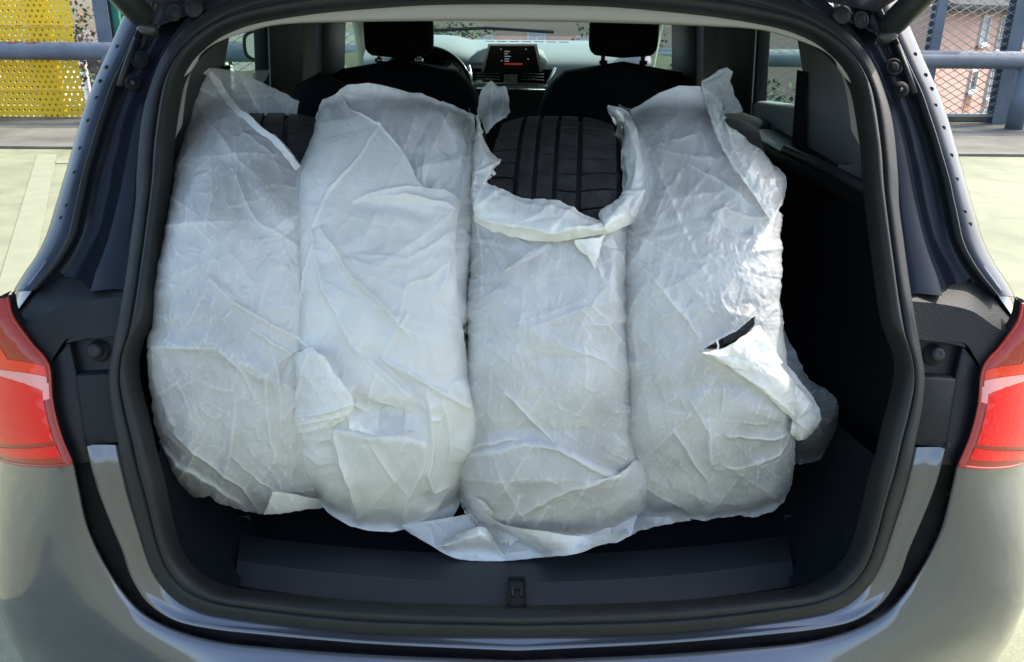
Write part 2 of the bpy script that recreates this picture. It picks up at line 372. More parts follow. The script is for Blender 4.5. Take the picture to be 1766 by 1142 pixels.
zA = float(onY(80, 213, YP)[2]); zB = float(onY(80, 156, YP)[2]); zC = float(onY(80, 60, YP)[2])
xr = float(onY(152, 210, YP)[0])
for (z0, z1, lab) in ((zA, zB-.012, 'lowest yellow perforated metal panel, standing on the deck edge beneath the pipe rail'),
                      (zB+.012, zC+.10, 'middle yellow perforated metal panel behind the pipe rail'),
                      (zC+.13, zC+1.7, 'upper yellow perforated metal panel above the pipe rail')):
    t = thing('perforated_panel', lab, 'metal panel', (xr-1.5, YP, z0), 'yellow perforated panels')
    x1 = xr + (.0 if z0 < zC+.05 else .02)
    V, F = perforated(xr-3.6, x1, z0, z1, YP); link('perforated_sheet', V, F, 'yellow', t)
    MB().box((xr-3.6, YP-.012, z0-.010), (x1, YP+.02, z0-.0005)).box((xr-3.6, YP-.012, z1+.0005), (x1, YP+.02, z1+.010)).build('edge_flange', 'yellow', t)
    MB().box((xr-.62, YP+.03, z0), (xr-.30, YP+.045, z1)).build('backing_strip', 'yellow', t)

# pink building beyond the fence, right
def window(par, x, y, z, wd, h, frame='white_frame', pane='window_dark', mull=True, sill=True):
    t = .08
    f = MB().box((x-wd/2-t, y-.06, z-t), (x-wd/2, y+.1, z+h+t)).box((x+wd/2, y-.06, z-t), (x+wd/2+t, y+.1, z+h+t)).box((x-wd/2, y-.06, z+h), (x+wd/2, y+.1, z+h+t)).box((x-wd/2, y-.06, z-t), (x+wd/2, y+.1, z))
    if mull: f.box((x-.03, y-.04, z), (x+.03, y+.1, z+h))
    o = f.build('window', frame, par)
    MB().box((x-wd/2, y+.02, z), (x+wd/2, y+.04, z+h)).build('pane', pane, o)
    if sill: MB().box((x-wd/2-.15, y-.16, z-.16), (x+wd/2+.15, y-.061, z-.082)).build('sill', frame, o)
BY = 30
def bx(px, py): p = onY(px, py, BY); return float(p[0]), float(p[2])
xl, zt = bx(1600, 12)
b1 = thing('apartment_house', 'salmon pink rendered house with corrugated tiled eaves, right beyond the fence', 'house', (xl+1.9, BY, -12))
MB().box((xl-4.2, BY, -12), (xl+13, BY+10, zt)).build('wall', 'facade', b1)
rf = MB()
ncor = 100
for i in range(ncor):
    xa = xl-4.5+i*.19
    rf.tube([(xa, BY-.55, zt-.02), (xa, BY+6, zt+3.2)], .10, 6)
rf.build('roof_tiles', 'roof_tile', b1)['kind'] = 'stuff'
MB().box((xl-4.5, BY-.5, zt-.17), (xl+13.2, BY-.02, zt-.13)).build('eaves_board', 'bark', b1)
for (px, py0, py1, wpx, pn) in ((1709, 30, 74, 34, 'curtain'), (1690, 124, 156, 28, 'window_dark'), (1676, 203, 240, 27, 'window_dark')):
    px = 1690+(px-1690)*1.55; xa, z1 = bx(px, py0); _, z0 = bx(px, py1); wd = wpx/FPX*BY*1.5
    window(b1, xa, BY-.03, z0, wd, z1-z0, pane=pn, mull=(py0 > 200))
    MB().box((xa-wd/2-.05, BY-.02, z0-1.15), (xa+wd/2+.05, BY+.01, z0-.17)).build('spandrel', 'facade_orange', b1)
for k in range(1, 4):
    for (px, py0) in ((1709, 30), (1690, 124), (1676, 203)):
        xa, z1 = bx(px, py0); window(b1, xa+3.1*k, BY-.03, z1-1.1, .9, 1.1)
b1.rotation_euler = (0, 0, R_(50))
# cream building and others behind the yellow panels and behind the windscreen
b2 = thing('office_block', 'sunlit cream building beyond the yellow panels at far left', 'building', (-13, 34, -12))
MB().box((-30, 34, -12), (-9.5, 44, 0.0)).build('wall', 'white_wall', b2)
MB().box((-30.3, 33.7, 0.0), (-9.2, 44.3, .15)).build('roof', 'roof_tile', b2)
for i in range(6):
    for j in range(3): window(b2, -28+3.1*i, 33.95, -1.6-3*j, 1.4, 1.5)
b2.rotation_euler = (0, 0, R_(60))
b3 = thing('row_house', 'pink and cream row house far ahead, seen through the windscreen', 'house', (0, 60, -12))
MB().box((-8, 56, -12), (9, 66, 1.3)).build('wall', 'facade', b3)
MB().prism([(-8.4, 55.5, 1.3), (9.4, 55.5, 1.3), (9.4, 61, 4.2), (-8.4, 61, 4.2)], (0, 5.4, 0)).build('roof', 'roof_tile', b3)
for i, xx in enumerate((-6.4, -3.2, -1.1, 2.2, 5.3, 7.4)): window(b3, xx, 55.95, -1.6+.3*(i % 2), 1.0, 1.5, pane='curtain')

# trees beyond the deck
def make_tree(name, label, x, y, z0, h, rad, mats, seed, group='trees beyond the parking deck', nleaf=7000):
    r = np.random.default_rng(seed); t = thing(name, label, 'tree', (x, y, z0), group)
    tb = MB(); tb.tube([(x, y, z0), (x+.1, y, z0+h*.4), (x+.2*r.normal(), y, z0+h*.8)], [.22, .16, .05], 8)
    cl = []
    for k in range(9):
        a = r.uniform(0, 6.28); zz = z0+h*r.uniform(.45, .95); rr = rad*r.uniform(.4, .8)
        e = np.array([x+math.cos(a)*rr, y+math.sin(a)*rr, zz]); cl.append(e)
        tb.tube([(x, y, zz-h*.2), tuple((e+np.array([x, y, zz-h*.1]))/2), tuple(e)], [.07, .045, .02], 5)
    tb.build('trunk', 'bark', t)
    n = nleaf; c = np.array(cl)[r.integers(0, 9, n)]
    dd = r.normal(size=(n, 3)); dd /= np.linalg.norm(dd, axis=1)[:, None]; dd *= (r.uniform(.2, 1, n)**.5)[:, None]*rad*np.array([.55, .55, .42])
    P = c+dd; A = r.normal(size=(n, 3)); A /= np.linalg.norm(A, axis=1)[:, None]; B = np.cross(A, r.normal(size=(n, 3))); B /= np.linalg.norm(B, axis=1)[:, None]
    s = r.uniform(.04, .10, n)[:, None]
    V = np.stack([P-A*s, P+B*s*.6, P+A*s, P-B*s*.6], 1).reshape(-1, 3); F = np.arange(n*4).reshape(-1, 4)
    o = link('crown', V, F, None, t, mats=mats, fmat=r.integers(0, len(mats), n)); return t
make_tree('leafy_tree', 'green tree with reddish leaves beyond the fence, seen through the left rear window', -5.6, 20, -12, 13.2, 2.7, ['leaf_a', 'leaf_b', 'leaf_c'], 1)
make_tree('leafy_tree', 'green tree beyond the fence, seen through the right rear window', 6.9, 20, -12, 12.6, 2.8, ['leaf_a', 'leaf_b', 'leaf_a'], 2)
make_tree('leafy_tree', 'green tree behind the top edge of the yellow panels', -13.6, 24, -12, 15.2, 3.1, ['leaf_a', 'leaf_b', 'leaf_c'], 3)
make_tree('leafy_tree', 'pale green tree straight ahead beyond the windscreen', 1.5, 26, -12, 14.3, 2.6, ['leaf_b', 'leaf_a'], 5)
make_tree('leafy_tree', 'small green tree beyond the left corner of the windscreen', -2.6, 23, -12, 14.2, 2.3, ['leaf_b', 'leaf_a'], 6)

# ================================================================== CAR
car = thing('car', 'dark grey metallic hatchback with its tailgate open and boot full of bagged wheels', 'car', (0, 3, 0))
PZ = [.20, .60, .95, 1.15, 1.35, 1.55, 1.70]; PY = [1.02, 1.00, 1.00, 1.06, 1.19, 1.34, 1.45]
def frame_y(x, z, off=0): return np.interp(z, PZ, PY) + .12*x*x + off
def S(pts, off=0, n=None):
    p = np.array(pts, float); P = onF(p[:, 0], p[:, 1], lambda x, z: frame_y(x, z, off)); return P

# --- opening: seal, headliner, flange, gutter
seal_in = [(890,3),(752,4),(648,10),(544,19),(450,33),(404,46),(368,64),(331,96),(311,129),(302,165),(295,206),(290,240),(286,300),(279,360),(271,421),(262,490),(252,548),(234,590),(226,630),(234,680),(246,725),(258,780),(271,828),(284,890),(300,951),(326,988),(360,1010),(410,1024),(628,1046),(888,1055)]
seal_out = [(890,-72),(690,-62),(500,-38),(390,2),(330,42),(287,88),(261,147),(245,210),(237,294),(235,350),(228,404),(219,470),(208,540),(197,595),(189,645),(193,698),(205,761),(214,805),(225,853),(243,915),(265,985),(297,1028),(340,1053),(440,1069),(628,1091),(888,1096)]
N = 150
si = cr(S(seal_in), N); so_ = cr(S(seal_out), N); si[0, 0] = so_[0, 0] = si[-1, 0] = so_[-1, 0] = 0
def ring(h): return np.vstack([h, mx(h[::-1])[1:-1]])
nrm = np.array([0, -.94, .34])
prof = [(.06, -.030), (.015, -.006), (.02, .006), (.08, .016), (.2, .020), (.32, .016), (.38, .005), (.42, .004), (.46, .010), (.55, .013), (.7, .011), (.85, .009), (.96, .006), (1.0, .001), (1.02, -.010)]
rows = []
for s, h in prof:
    c = si*(1-s)+so_*s; rows.append(ring(c+nrm*h))
m = MB(); m.grid(np.array(rows), wrap=True); m.build('weather_seal', 'rubber', car, True)

# body shoulder under the seal so nothing shows between seal and panels
def strip(loops, name, m, smooth=True, ringed=False, both=True, mats=None):
    G = np.array([ring(h) if ringed else h for h in loops]); b = MB(); b.grid(G, wrap=ringed)
    if both and not ringed: b.mirror()
    return b.build(name, m, car, smooth)
# beige headliner arch and pillar strips (inner lip going forward)
beige_in = [(890,37),(742,36.5),(596,38.5),(492,42),(440,52),(368,77),(331,121),(312,147),(299,195),(293,232),(290,262)]
bi = cr(P2(beige_in, lambda a, b: onF(a, b, lambda x, z: frame_y(x, z, .035))), 70); bi[0, 0] = 0
idx = np.linspace(0, 1, 70); bo = cr(S([(890,1),(742,3),(590,12),(450,30),(365,62),(329,95),(308,128),(299,165),(293,200),(289,232),(286,262)], .0), 70)+np.array([0, .02, 0]); bo[0, 0] = 0
mid = (bi*.55+bo*.45)+np.array([0, -.012, -.004])
G = np.array([bo, mid, bi, bi+np.array([0, .07, .03])]); G = np.concatenate([G[:, ::-1], mx(G)[:, 1:]], axis=1)
MB().grid(G).build('headliner_edge', 'headliner', car, True)

# lower painted flange, ridge and gutter
k0 = 16
fl_out = [(150,770),(158,806),(169,845),(190,900),(211,951),(225,993),(253,1037),(299,1068),(362,1083),(450,1093),(640,1109),(888,1121)]
fl_in = [(207,768),(216,810),(226,856),(243,910),(262,970),(278,1003),(302,1030),(345,1053),(400,1064),(470,1073),(640,1091),(888,1096)]
gt_out = [(126,798),(134,838),(148,902),(166,948),(188,988),(211,1022),(246,1059),(299,1087),(370,1107),(450,1117),(640,1131),(888,1141)]
a = cr(S(fl_in, .004), 80); b = cr(S(fl_out, -.012), 80); c = cr(S(gt_out, .0), 80)
for q in (a, b, c): q[-1, 0] = 0
L = [a+np.array([0, .02, 0]), a, a*.5+b*.5+np.array([0, .003, 0]), a*.12+b*.88+np.array([0, .004, 0]), b, b+np.array([0, .002, -.004]), b+np.array([0, .018, -.006])]
G = np.array(L); G = np.concatenate([G[:, :-1], mx(G)[:, ::-1]], axis=1); MB().grid(G).build('boot_flange', 'paint', car, True)
b2_ = b+np.array([0, .012, -.004])
L = [b2_, b2_*.85+c*.15+np.array([0, .026, 0]), b2_*.25+c*.75+np.array([0, .024, 0]), c+np.array([0, .012, 0]), c+np.array([0, .002, 0])]
G = np.array(L); G = np.concatenate([G[:, :-1], mx(G)[:, ::-1]], axis=1)
gut = MB().grid(G).build('gutter', 'gutter_black', car, True)
mat('dust', (.30, .30, .29), .9)
dm = MB(); r5 = random.Random(3)
Gm = (L[1]*.5+L[2]*.5)
for k in range(150):
    sgn = r5.choice((-1, 1)); t = r5.choice((r5.gauss(58, 4), r5.uniform(40, 79), r5.gauss(70, 3))); i = int(max(35, min(78, t)))
    u = r5.random(); p = (L[1][i]*(1-u)+L[2][i]*u)*1.0; p = p+(L[1][min(i+1, 79)]-L[1][i])*r5.random(); 
    if sgn > 0: p = mx(p)
    s = r5.uniform(.0008, .0026); p = p+np.array([0, -.0015, .0005])
    dm.add([p+np.array(v)*s for v in ((-1.8, 0, 0), (0, -.3, -.8), (1.8, 0, 0), (0, 0, 1))]+[p+np.array((0, -.6, .2))*s], [(0, 1, 4), (1, 2, 4), (2, 3, 4), (3, 0, 4)])
tag(dm.build('dust', 'dust', car), kind='stuff')
dm = MB()
for x in (-.24, -.06, .055, .23, .42, -.42):
    i = int(np.argmin(abs(L[1][:, 0]+abs(x)))); p = L[1][i]*.5+L[2][i]*.5; p = p.copy(); p[0] = x
    dm.tube([p, p+np.array([0, -.004, .002])], [.0045, .0035], 10)
dm.build('gutter_clip', 'black_plastic', car)

# bumper and rear quarter: bezier patches from gutter edge to the silhouette
gi = c
outer_c = [((5,745),1.27),((10,790),1.27),((20,860),1.26),((26,930),1.26),((30,975),1.25),((40,1015),1.24),((50,1080),1.22),((62,1145),1.21),((80,1240),1.19)]
n = 80
oc = [onY(p[0], p[1], Y) for p, Y in outer_c]
oc += [np.array([-.64, 1.06, .34]), np.array([-.50, .955, .34]), np.array([-.28, .93, .33]), np.array([0, .925, .33])]
oc = cr(np.array(oc), n)
rowsB = []
tt = np.linspace(0, 1, 30)
k = np.linspace(0, 1, n)
wgt = np.clip((k-.25)/.35, 0, 1); wgt = wgt*wgt*(3-2*wgt)
c1_up = np.array([-.07, -.030, -.01]); c1_dn = np.array([-.01, -.064, -.080])
C1 = gi + (1-wgt)[:, None]*c1_up + wgt[:, None]*c1_dn
C2 = oc + (1-wgt)[:, None]*np.array([-.004, -.20, .02]) + wgt[:, None]*np.array([0, -.055, .17])
w0 = np.exp(-(k/.14)**2)[:, None]; C1 = C1*(1-w0)+(gi+np.array([-.035, -.018, 0]))*w0; C2 = C2*(1-w0)+(oc+np.array([-.002, -.11, 0]))*w0
for t in tt:
    P = gi*(1-t)**3 + 3*C1*t*(1-t)**2 + 3*C2*t*t*(1-t) + oc*t**3
    rowsB.append(P)
G = np.array(rowsB); G[:, -1, 0] = 0
edge_lip = gi+np.array([0, .02, 0])
G = np.concatenate([edge_lip[None], G, (oc+np.array([-.0, .25, 0]))[None], (oc+np.array([-.02, 1.2, 0])*np.stack([wgt*0+1, 1-wgt, wgt], 1))[None]])
G = np.concatenate([G[:, :-1], mx(G)[:, ::-1]], axis=1); MB().grid(G).build('rear_bumper', 'paint', car, True)

# pillar channels
PR = [-60, -25, 10, 50, 88, 120, 147, 185, 220, 255, 294, 330, 360, 404, 440, 470, 500]
so_x = np.interp(PR, [-60, -20, 2, 42, 88, 147, 210, 294, 350, 404, 470, 540], [480, 425, 388, 328, 287, 261, 245, 237, 235, 228, 219, 208])+3
rd_x = np.interp(PR, [-60, 0, 60, 100, 130, 162, 191, 257, 331, 400, 435, 470, 500], [430, 352, 300, 276, 264, 254, 239, 224, 210, 193, 182, 168, 160])
ol_x = np.interp(PR, [-60, 0, 40, 66, 88, 147, 220, 294, 404, 425, 445, 463, 500], [296, 272, 249, 236, 226, 198, 173, 151, 127, 120, 105, 93, 60])
sl_x = np.interp(PR, [-60, 0, 37, 88, 125, 165, 235, 305, 357, 415, 440, 463, 491, 515], [243, 222, 206, 184, 167, 149, 128, 108, 92, 74, 60, 45, 24, 16])
PRa = np.array(PR, float)
A0 = cr(S(np.c_[so_x, PRa], .004), 60); A1 = cr(S(np.c_[rd_x, PRa], .006), 60)
A2 = cr(S(np.c_[ol_x, PRa], .022), 60); A3 = cr(S(np.c_[sl_x, PRa], .050), 60)
seg = np.linspace(0, 1, 60)
deep = lambda t, d: (A1*(1-t)+A2*t)+np.array([0, d, 0])
L = [A0+np.array([0, .01, 0]), A0, A0*.6+A1*.4+np.array([0, .004, 0]), A1+np.array([0, -.006, 0]), A1+np.array([-.002, -.001, 0]), deep(.12, .014), deep(.4, .026), deep(.8, .026), deep(.95, .014), deep(1.0, .002)]
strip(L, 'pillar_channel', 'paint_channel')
e = np.array([0, -.008, 0])
L = [A2+np.array([.002, .004, 0]), A2*.96+A3*.04+e, A2*.90+A3*.10+e, A2*.86+A3*.14+np.array([0, .0, 0])]
strip(L, 'channel_moulding', 'rubber')
L = [A2*.86+A3*.14+np.array([0, .002, 0]), A2*.8+A3*.2+np.array([0, -.003, 0]), A2*.5+A3*.5+np.array([0, -.004, 0]), A2*.12+A3*.88+np.array([0, -.002, 0]), A3*.97+A2*.03+np.array([0, .003, 0]), A3+np.array([0, .012, 0]), A3+np.array([-.003, .05, 0]), A3+np.array([-.01, .35, 0])]
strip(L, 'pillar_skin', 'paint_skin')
# clips / rivets along the pillar skin
rm = MB()
for py, fr in ((98, .55), (125, .62), (147, .6), (180, .45), (221, .5), (264, .48), (310, .4), (360, .38), (392, .5)):
    i = int(np.interp(py, PR, np.linspace(0, 59, len(PR)))); t = .14+fr*.8
    p = A2[i]*(1-t)+A3[i]*t+np.array([0, -.0045, 0])
    ri = []
    for rr, hh in ((.0042, .0026), (.0038, .0012), (.0024, .001), (.0019, .0022), (.0001, .0022)):
        ri.append([p+np.array([rr*math.cos(q), hh, rr*math.sin(q)]) for q in np.linspace(0, 2*math.pi, 13)[:-1]])
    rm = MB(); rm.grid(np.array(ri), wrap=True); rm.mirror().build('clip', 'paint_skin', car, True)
# grommets at the top and the strut bracket studs
def disc(px, py, r, off, name, m, both=True, sq=1.0, prof=None):
    c = S([(px, py)], off)[0]; ax = np.array([-.06, -.92, .38]); ax /= np.linalg.norm(ax)
    u = np.cross(ax, [0, 0, 1.]); u /= np.linalg.norm(u); v = np.cross(u, ax); b = MB()
    prof = prof or ((1, 0), (.95, .18), (.8, .22), (.65, .1), (.6, .1), (.5, .28), (.3, .3), (.001, .3))
    b.grid(np.array([[c+ax*(h*r)+(u*math.cos(q)*sq+v*math.sin(q))*r*s for q in np.linspace(0, 2*math.pi, 25)[:-1]] for s, h in prof]), wrap=True)
    if both: b.mirror()
    return b.build(name, m, car, True)
disc(301, 22, .0140, -.002, 'grommet', 'rubber', sq=.85); disc(335, 15, .0140, -.006, 'grommet', 'rubber', prof=((1, 0), (.97, .12), (.5, .14), (.2, .2), (.001, .2)))
disc(242, 104, .014, .020, 'stud_plate', 'gutter_black'); disc(229, 143, .013, .022, 'stud_plate', 'gutter_black', prof=((1, 0), (.9, .2), (.6, .25), (.5, .25), (.45, .8), (.2, .85), (.001, .85)))
disc(229, 143, .0035, .010, 'stud', 'strut')

# black panel behind tail light
def quadpatch(T, B, f0, f1, n1=24, n2=24, bul=0):
    T = cr(T, n1); B = cr(B, n1); out = []
    for t in np.linspace(0, 1, n2):
        q = T*(1-t)+B*t; out.append(q)
    return np.array(out)
pnl = MB()
# ledge (upper step), facing up/back
T = P2([(226,440),(222,470),(160,486),(110,478),(70,500),(28,540)], lambda a, b: onF(a, b, lambda x, z: frame_y(x, z, .035)))
Bm = P2([(214,505),(212,512),(165,516),(105,528),(62,555),(36,566)], lambda a, b: onF(a, b, lambda x, z: frame_y(x, z, .005)))
pnl.grid(quadpatch(T, Bm, 0, 0, 30, 8))
B3 = P2([(207,570),(203,578),(160,583),(118,584),(100,605),(86,628)], lambda a, b: onF(a, b, lambda x, z: frame_y(x, z, .004)))
pnl.grid(quadpatch(Bm, B3, 0, 0, 30, 10))
pnl.mirror().build('pillar_ledge', 'satin_plastic', car, True)
pn = MB()
Q = lambda pts, off: P2(pts, lambda a, b: onF(a, b, lambda x, z: frame_y(x, z, off)))
pn.add(Q([(120,584),(206,574),(193,640),(194,646),(135,646)], .022), [(0, 1, 2, 3, 4)])
pn.add(np.vstack([Q([(206,574),(120,584),(112,592),(207,571)], .005)]), [(0, 1, 2, 3)])
pn.mirror().build('buffer_recess', 'black_plastic', car)
pn = MB(); pn.prism(Q([(130,648),(195,645),(192,690),(205,758),(205,764),(148,770)], .004), (0, .03, 0)); pn.mirror().build('side_cover', 'satin_plastic', car, bevel=.002)
pn = MB(); pn.prism(Q([(86,628),(118,588),(132,650),(150,772),(160,800),(128,800),(106,747),(92,691)], .008), (0, .03, 0)); pn.mirror().build('light_surround', 'black_plastic', car, bevel=.003)
pn = MB(); pn.prism(Q([(240,430),(110,440),(20,505),(16,560),(60,640),(100,810),(215,800),(240,600)], .075), (0, .02, 0)); pn.mirror().build('inner_panel', 'black_plastic', car)
pn = MB(); pn.add(Q([(93,455),(28,538),(40,560),(88,628),(120,588),(110,480)], .04), [(0, 1, 2, 3, 4, 5)]); pn.mirror().build('corner_infill', 'black_plastic', car)
disc(172, 605, .0125, .022, 'rubber_buffer', 'rubber', prof=((1.3, 0), (1.25, .3), (.9, .3), (.85, 1.1), (.6, 1.35), (.3, 1.3), (.001, 1.25)))
# scuffs and screw on the side cover
disc(143, 764, .004, .0, 'screw', 'black_plastic')

# tail lights
def tail_light(sgn):
    inn = cr(P2([(16,512),(25,546),(56,590),(85,627),(92,691),(106,747),(127,797)], lambda a, b: onF(a, b, lambda x, z: frame_y(x, z, .0))), 420)
    out = cr(np.array([onY(a, b, Y) for a, b, Y in [(8,508,1.22),(-6,530,1.25),(-14,570,1.26),(-20,620,1.27),(-20,680,1.27),(-12,722,1.27),(6,747,1.26)]]), 420)
    inn[:, 1] -= .004
    G = []
    for t in np.linspace(0, 1, 120):
        C1 = inn+np.array([-.035, -.018, 0]); C2 = out+np.array([-.002, -.11, 0])
        G.append(inn*(1-t)**3+3*C1*t*(1-t)**2+3*C2*t*t*(1-t)+out*t**3)
    G = np.array(G)
    if sgn > 0: G = mx(G)
    # material by (across t, down k)
    t_ = (np.arange(119)+.5)/119; k_ = (np.arange(419)+.5)/419
    T_, K_ = np.meshgrid(t_, k_, indexing='ij')
    reg = np.full(T_.shape, 0)                       # 0 red
    bk = .56 - .30*T_ + .16*T_*T_                                   # white streak line, rising outwards
    reg[K_ < bk] = 1
    reg[(K_ < bk-.075) & (T_ < .30)] = 2
    reg[(K_ < .30) & (T_ > .25) & (T_ < .42)] = 2
    reg[(abs(K_-bk-.02) < .034*(1-T_)**2+.006)] = 3
    reg[(T_ < .032)] = 2
    reg[(T_ < .075) & (abs(K_-.60) < .038)] = 3
    reg[(T_ < .075) & (K_ > .645)] = 2
    reg[(K_ > .865) & (K_ < .885+.01*T_)] = 2
    reg[(K_ > .955)] = 2
    root = MB().box((0, 0, 0), (.001, .001, .001))
    names = [('red_lens', 'lens_red'), ('amber_lens', 'lens_amber'), ('dark_lens', 'lens_dark'), ('clear_lens', 'lens_white')]
    # housing behind
    h = MB(); H = G+np.array([0, .02, 0]); h.grid(np.stack([H[0], H[40], H[80], H[119]])[:, ::6]); h.grid(np.array([G[0], H[0]])); h.grid(np.array([G[:, -1], H[:, -1]]))
    hs = h.build('tail_light', 'black_plastic', car)
    A, B = G.shape[:2]
    cc = G.reshape(-1, 3)
    for r, (nm, mm) in enumerate(names):
        sel = [(i, j) for i in range(A-1) for j in range(B-1) if reg[i, j] == r]
        F = [(i*B+j, i*B+j+1, (i+1)*B+j+1, (i+1)*B+j) for i, j in sel]
        if sgn > 0: F = [f[::-1] for f in F]
        F = [tuple(reversed(f)) for f in F]
        used = sorted({v for f in F for v in f}); mp = {v: i for i, v in enumerate(used)}
        V = cc[used] + np.array([0, {0: 0, 1: .0003, 2: .0009, 3: -.0004}[r], 0])
        link(nm, V, [tuple(mp[v] for v in f) for f in F], mm, hs, True)
    # outer cover lip
    eb = MB(); eb.tube(list(G[0][::6])+[G[0][-1]]+list(G[::10, -1])[1:], .0022, 8); eb.build('rim', 'lens_dark', hs, True)
tail_light(-1); tail_light(1)
# fender strip going up from the light to the pillar skin + side wall of the car
sil = cr(np.vstack([P2([(16,515),(2,560),(-8,620),(-8,700),(5,745)], lambda a, b: onY(a, b, 1.26)), oc[:: 6][:7]]), 40)
fs = cr(S([(93,452),(60,495),(28,538)], .03), 20); fo = cr(np.vstack([A3[-8:][::3], P2([(16,512),(12,530)], onY, 1.20)]), 20)
MB().grid(np.array([fs, fs*.7+fo*.3+np.array([0, -.006, 0]), fs*.2+fo*.8, fo+np.array([0, .02, 0]), fo+np.array([-.0, .3, 0])])).mirror().build('rear_wing', 'paint', car, True)
side = MB(); base = cr(np.vstack([A3[20:60:6]+np.array([0, .06, 0]), sil[2:]+np.array([.0, .05, 0])]), 50)
Gs = [base, base+np.array([-.01, .5, 0])]
for Y in (1.9, 2.6, 3.4, 4.2, 4.8, 5.15):
    q = base.copy(); q[:, 1] = Y; wz = q[:, 2]; lim = .90-.16*np.clip((Y-4.2)/1.0, 0, 1)**2
    q[:, 0] = -(np.interp(wz, [.25, .6, .95, 1.1, 1.3, 1.5], [.84, .89, .87, .81, .81, .81])*lim/.9); q[:, 2] = np.minimum(wz, 1.04 if Y < 4.1 else .98-.12*(Y-4.1)); Gs.append(q)
side.grid(np.array(Gs)).mirror().build('body_side', 'paint', car, True)

# roof, front
RF = []
for Y, z, hw in ((1.36, 1.585, .56), (1.6, 1.62, .58), (2.2, 1.65, .60), (3.0, 1.645, .60), (3.5, 1.60, .58)):
    RF.append([(x*hw, Y, z-.05*x*x-.02*abs(x)**6) for x in np.linspace(-1, 1, 25)])
MB().grid(np.array(RF)).build('roof', 'paint', car, True)
RH = np.array(RF)+np.array([0, .02, -.035]); RH[0] = RH[0]
MB().grid(RH[:, ::-1]).build('headliner', 'headliner', car, True)
MB().grid(np.array([[(x*.80, Y, z-.06*x*x) for x in np.linspace(-1, 1, 17)] for Y, z in ((4.16, 1.40), (4.5, 1.30), (4.9, 1.12), (5.15, .85), (5.2, .4))])).build('bonnet', 'paint', car, True)
MB().box((-.78, 1.2, .25), (.78, 5.1, .33)).build('underbody', 'black_plastic', car)
# roof side rails + windscreen pillars + door frames (both sides), in the leaning plane of the side glass
def side_x(z): return .585-.10*(z-1.35)
def WP(px, py):          # pixel -> side plane on the right
    d = ray(px, py); z = 1.4
    t = 1.5
    for _ in range(80):
        P = CAM+d*t; t = .6*t+.4*((side_x(P[2])-CAM[0])/d[0])
    return CAM+d*t
def wprism(pts, name, m, th=.03, bevel=0, inw=0):
    P = [WP(*p)+np.array([-inw, 0, 0]) for p in pts]; b = MB(); b.prism(P, (th, 0, th*.3)); b.mirror(); return b.build(name, m, car, bevel=bevel)
for nm, m_, Y0, Y1, th in (('rear_pillar', 'grey_trim', 1.30, 1.98, .03), ('door_pillar', 'black_plastic', 2.10, 2.472, .03), ('centre_pillar', 'grey_trim', 2.48, 2.66, .03), ('door_frame', 'black_plastic', 2.76, 3.16, .03)):
    b = MB()
    def sp(Y, z, e=0): return np.array([side_x(z)+e, Y, z])
    if nm == 'rear_pillar':
        poly = [sp(1.38, 1.28), sp(1.74, 1.28), sp(1.745, 1.42), sp(1.84, 1.57), sp(1.46, 1.57), sp(1.40, 1.42)]
    elif nm == 'door_pillar': poly = [sp(Y0+.01, 1.2), sp(Y1, 1.2), sp(Y1-.02, 1.56), sp(Y0-.04, 1.56)]
    else: poly = [sp(Y0, 1.2), sp(Y1, 1.2), sp(Y1-.03, 1.56), sp(Y0-.02, 1.56)]
    b.prism(poly, (.03, 0, .01)); b.mirror(); b.build(nm, m_, car, bevel=.004)
b = MB(); b.prism([sp(1.55, 1.54), sp(3.4, 1.54), sp(3.4, 1.60), sp(1.55, 1.60)], (.03, 0, .0)); b.mirror().build('roof_rail', 'headliner', car)
b = MB(); b.prism([sp(1.80, 1.02), sp(4.0, 1.0), sp(4.0, 1.14), sp(3.0, 1.24), sp(2.35, 1.33), sp(1.80, 1.365)], (.05, 0, 0)); b.mirror().build('door_top', 'grey_trim', car, bevel=.01)
b = MB(); b.tube([(-.64, 4.1, 1.30), (-.60, 3.75, 1.45), (-.565, 3.42, 1.58)], [.05, .045, .045], 10); b.mirror().build('windscreen_pillar', 'headliner', car, True)
b = MB(); b.prism([sp(1.70, 1.3, .034), sp(2.3, 1.3, .034), sp(2.3, 1.56, .034), sp(1.70, 1.56, .034)], (.003, 0, 0)); b.mirror().build('rear_side_glass', 'glass', car)
b = MB(); b.prism([sp(2.95, 1.1, .012), sp(3.9, 1.05, .012), sp(3.5, 1.56, .012), sp(2.9, 1.56, .012)], (.003, 0, 0)); b.mirror().build('front_side_glass', 'glass', car)
b = MB(); b.prism([(-.66, 4.14, 1.43), (.66, 4.14, 1.43), (.58, 3.50, 1.585), (-.58, 3.50, 1.585)], (0, .004, .003)); b.build('windscreen', 'glass', car)
b = MB(); b.tube([(-.583, 2.095, 1.30), (-.560, 2.06, 1.55)], .0018, 8); b.mirror().build('window_strip', 'grey_trim', car)
MB().tube([(-.45, 4.17, 1.445), (-.1, 4.2, 1.462), (.22, 4.19, 1.447)], .008, 6).build('wiper', 'black_plastic', car)
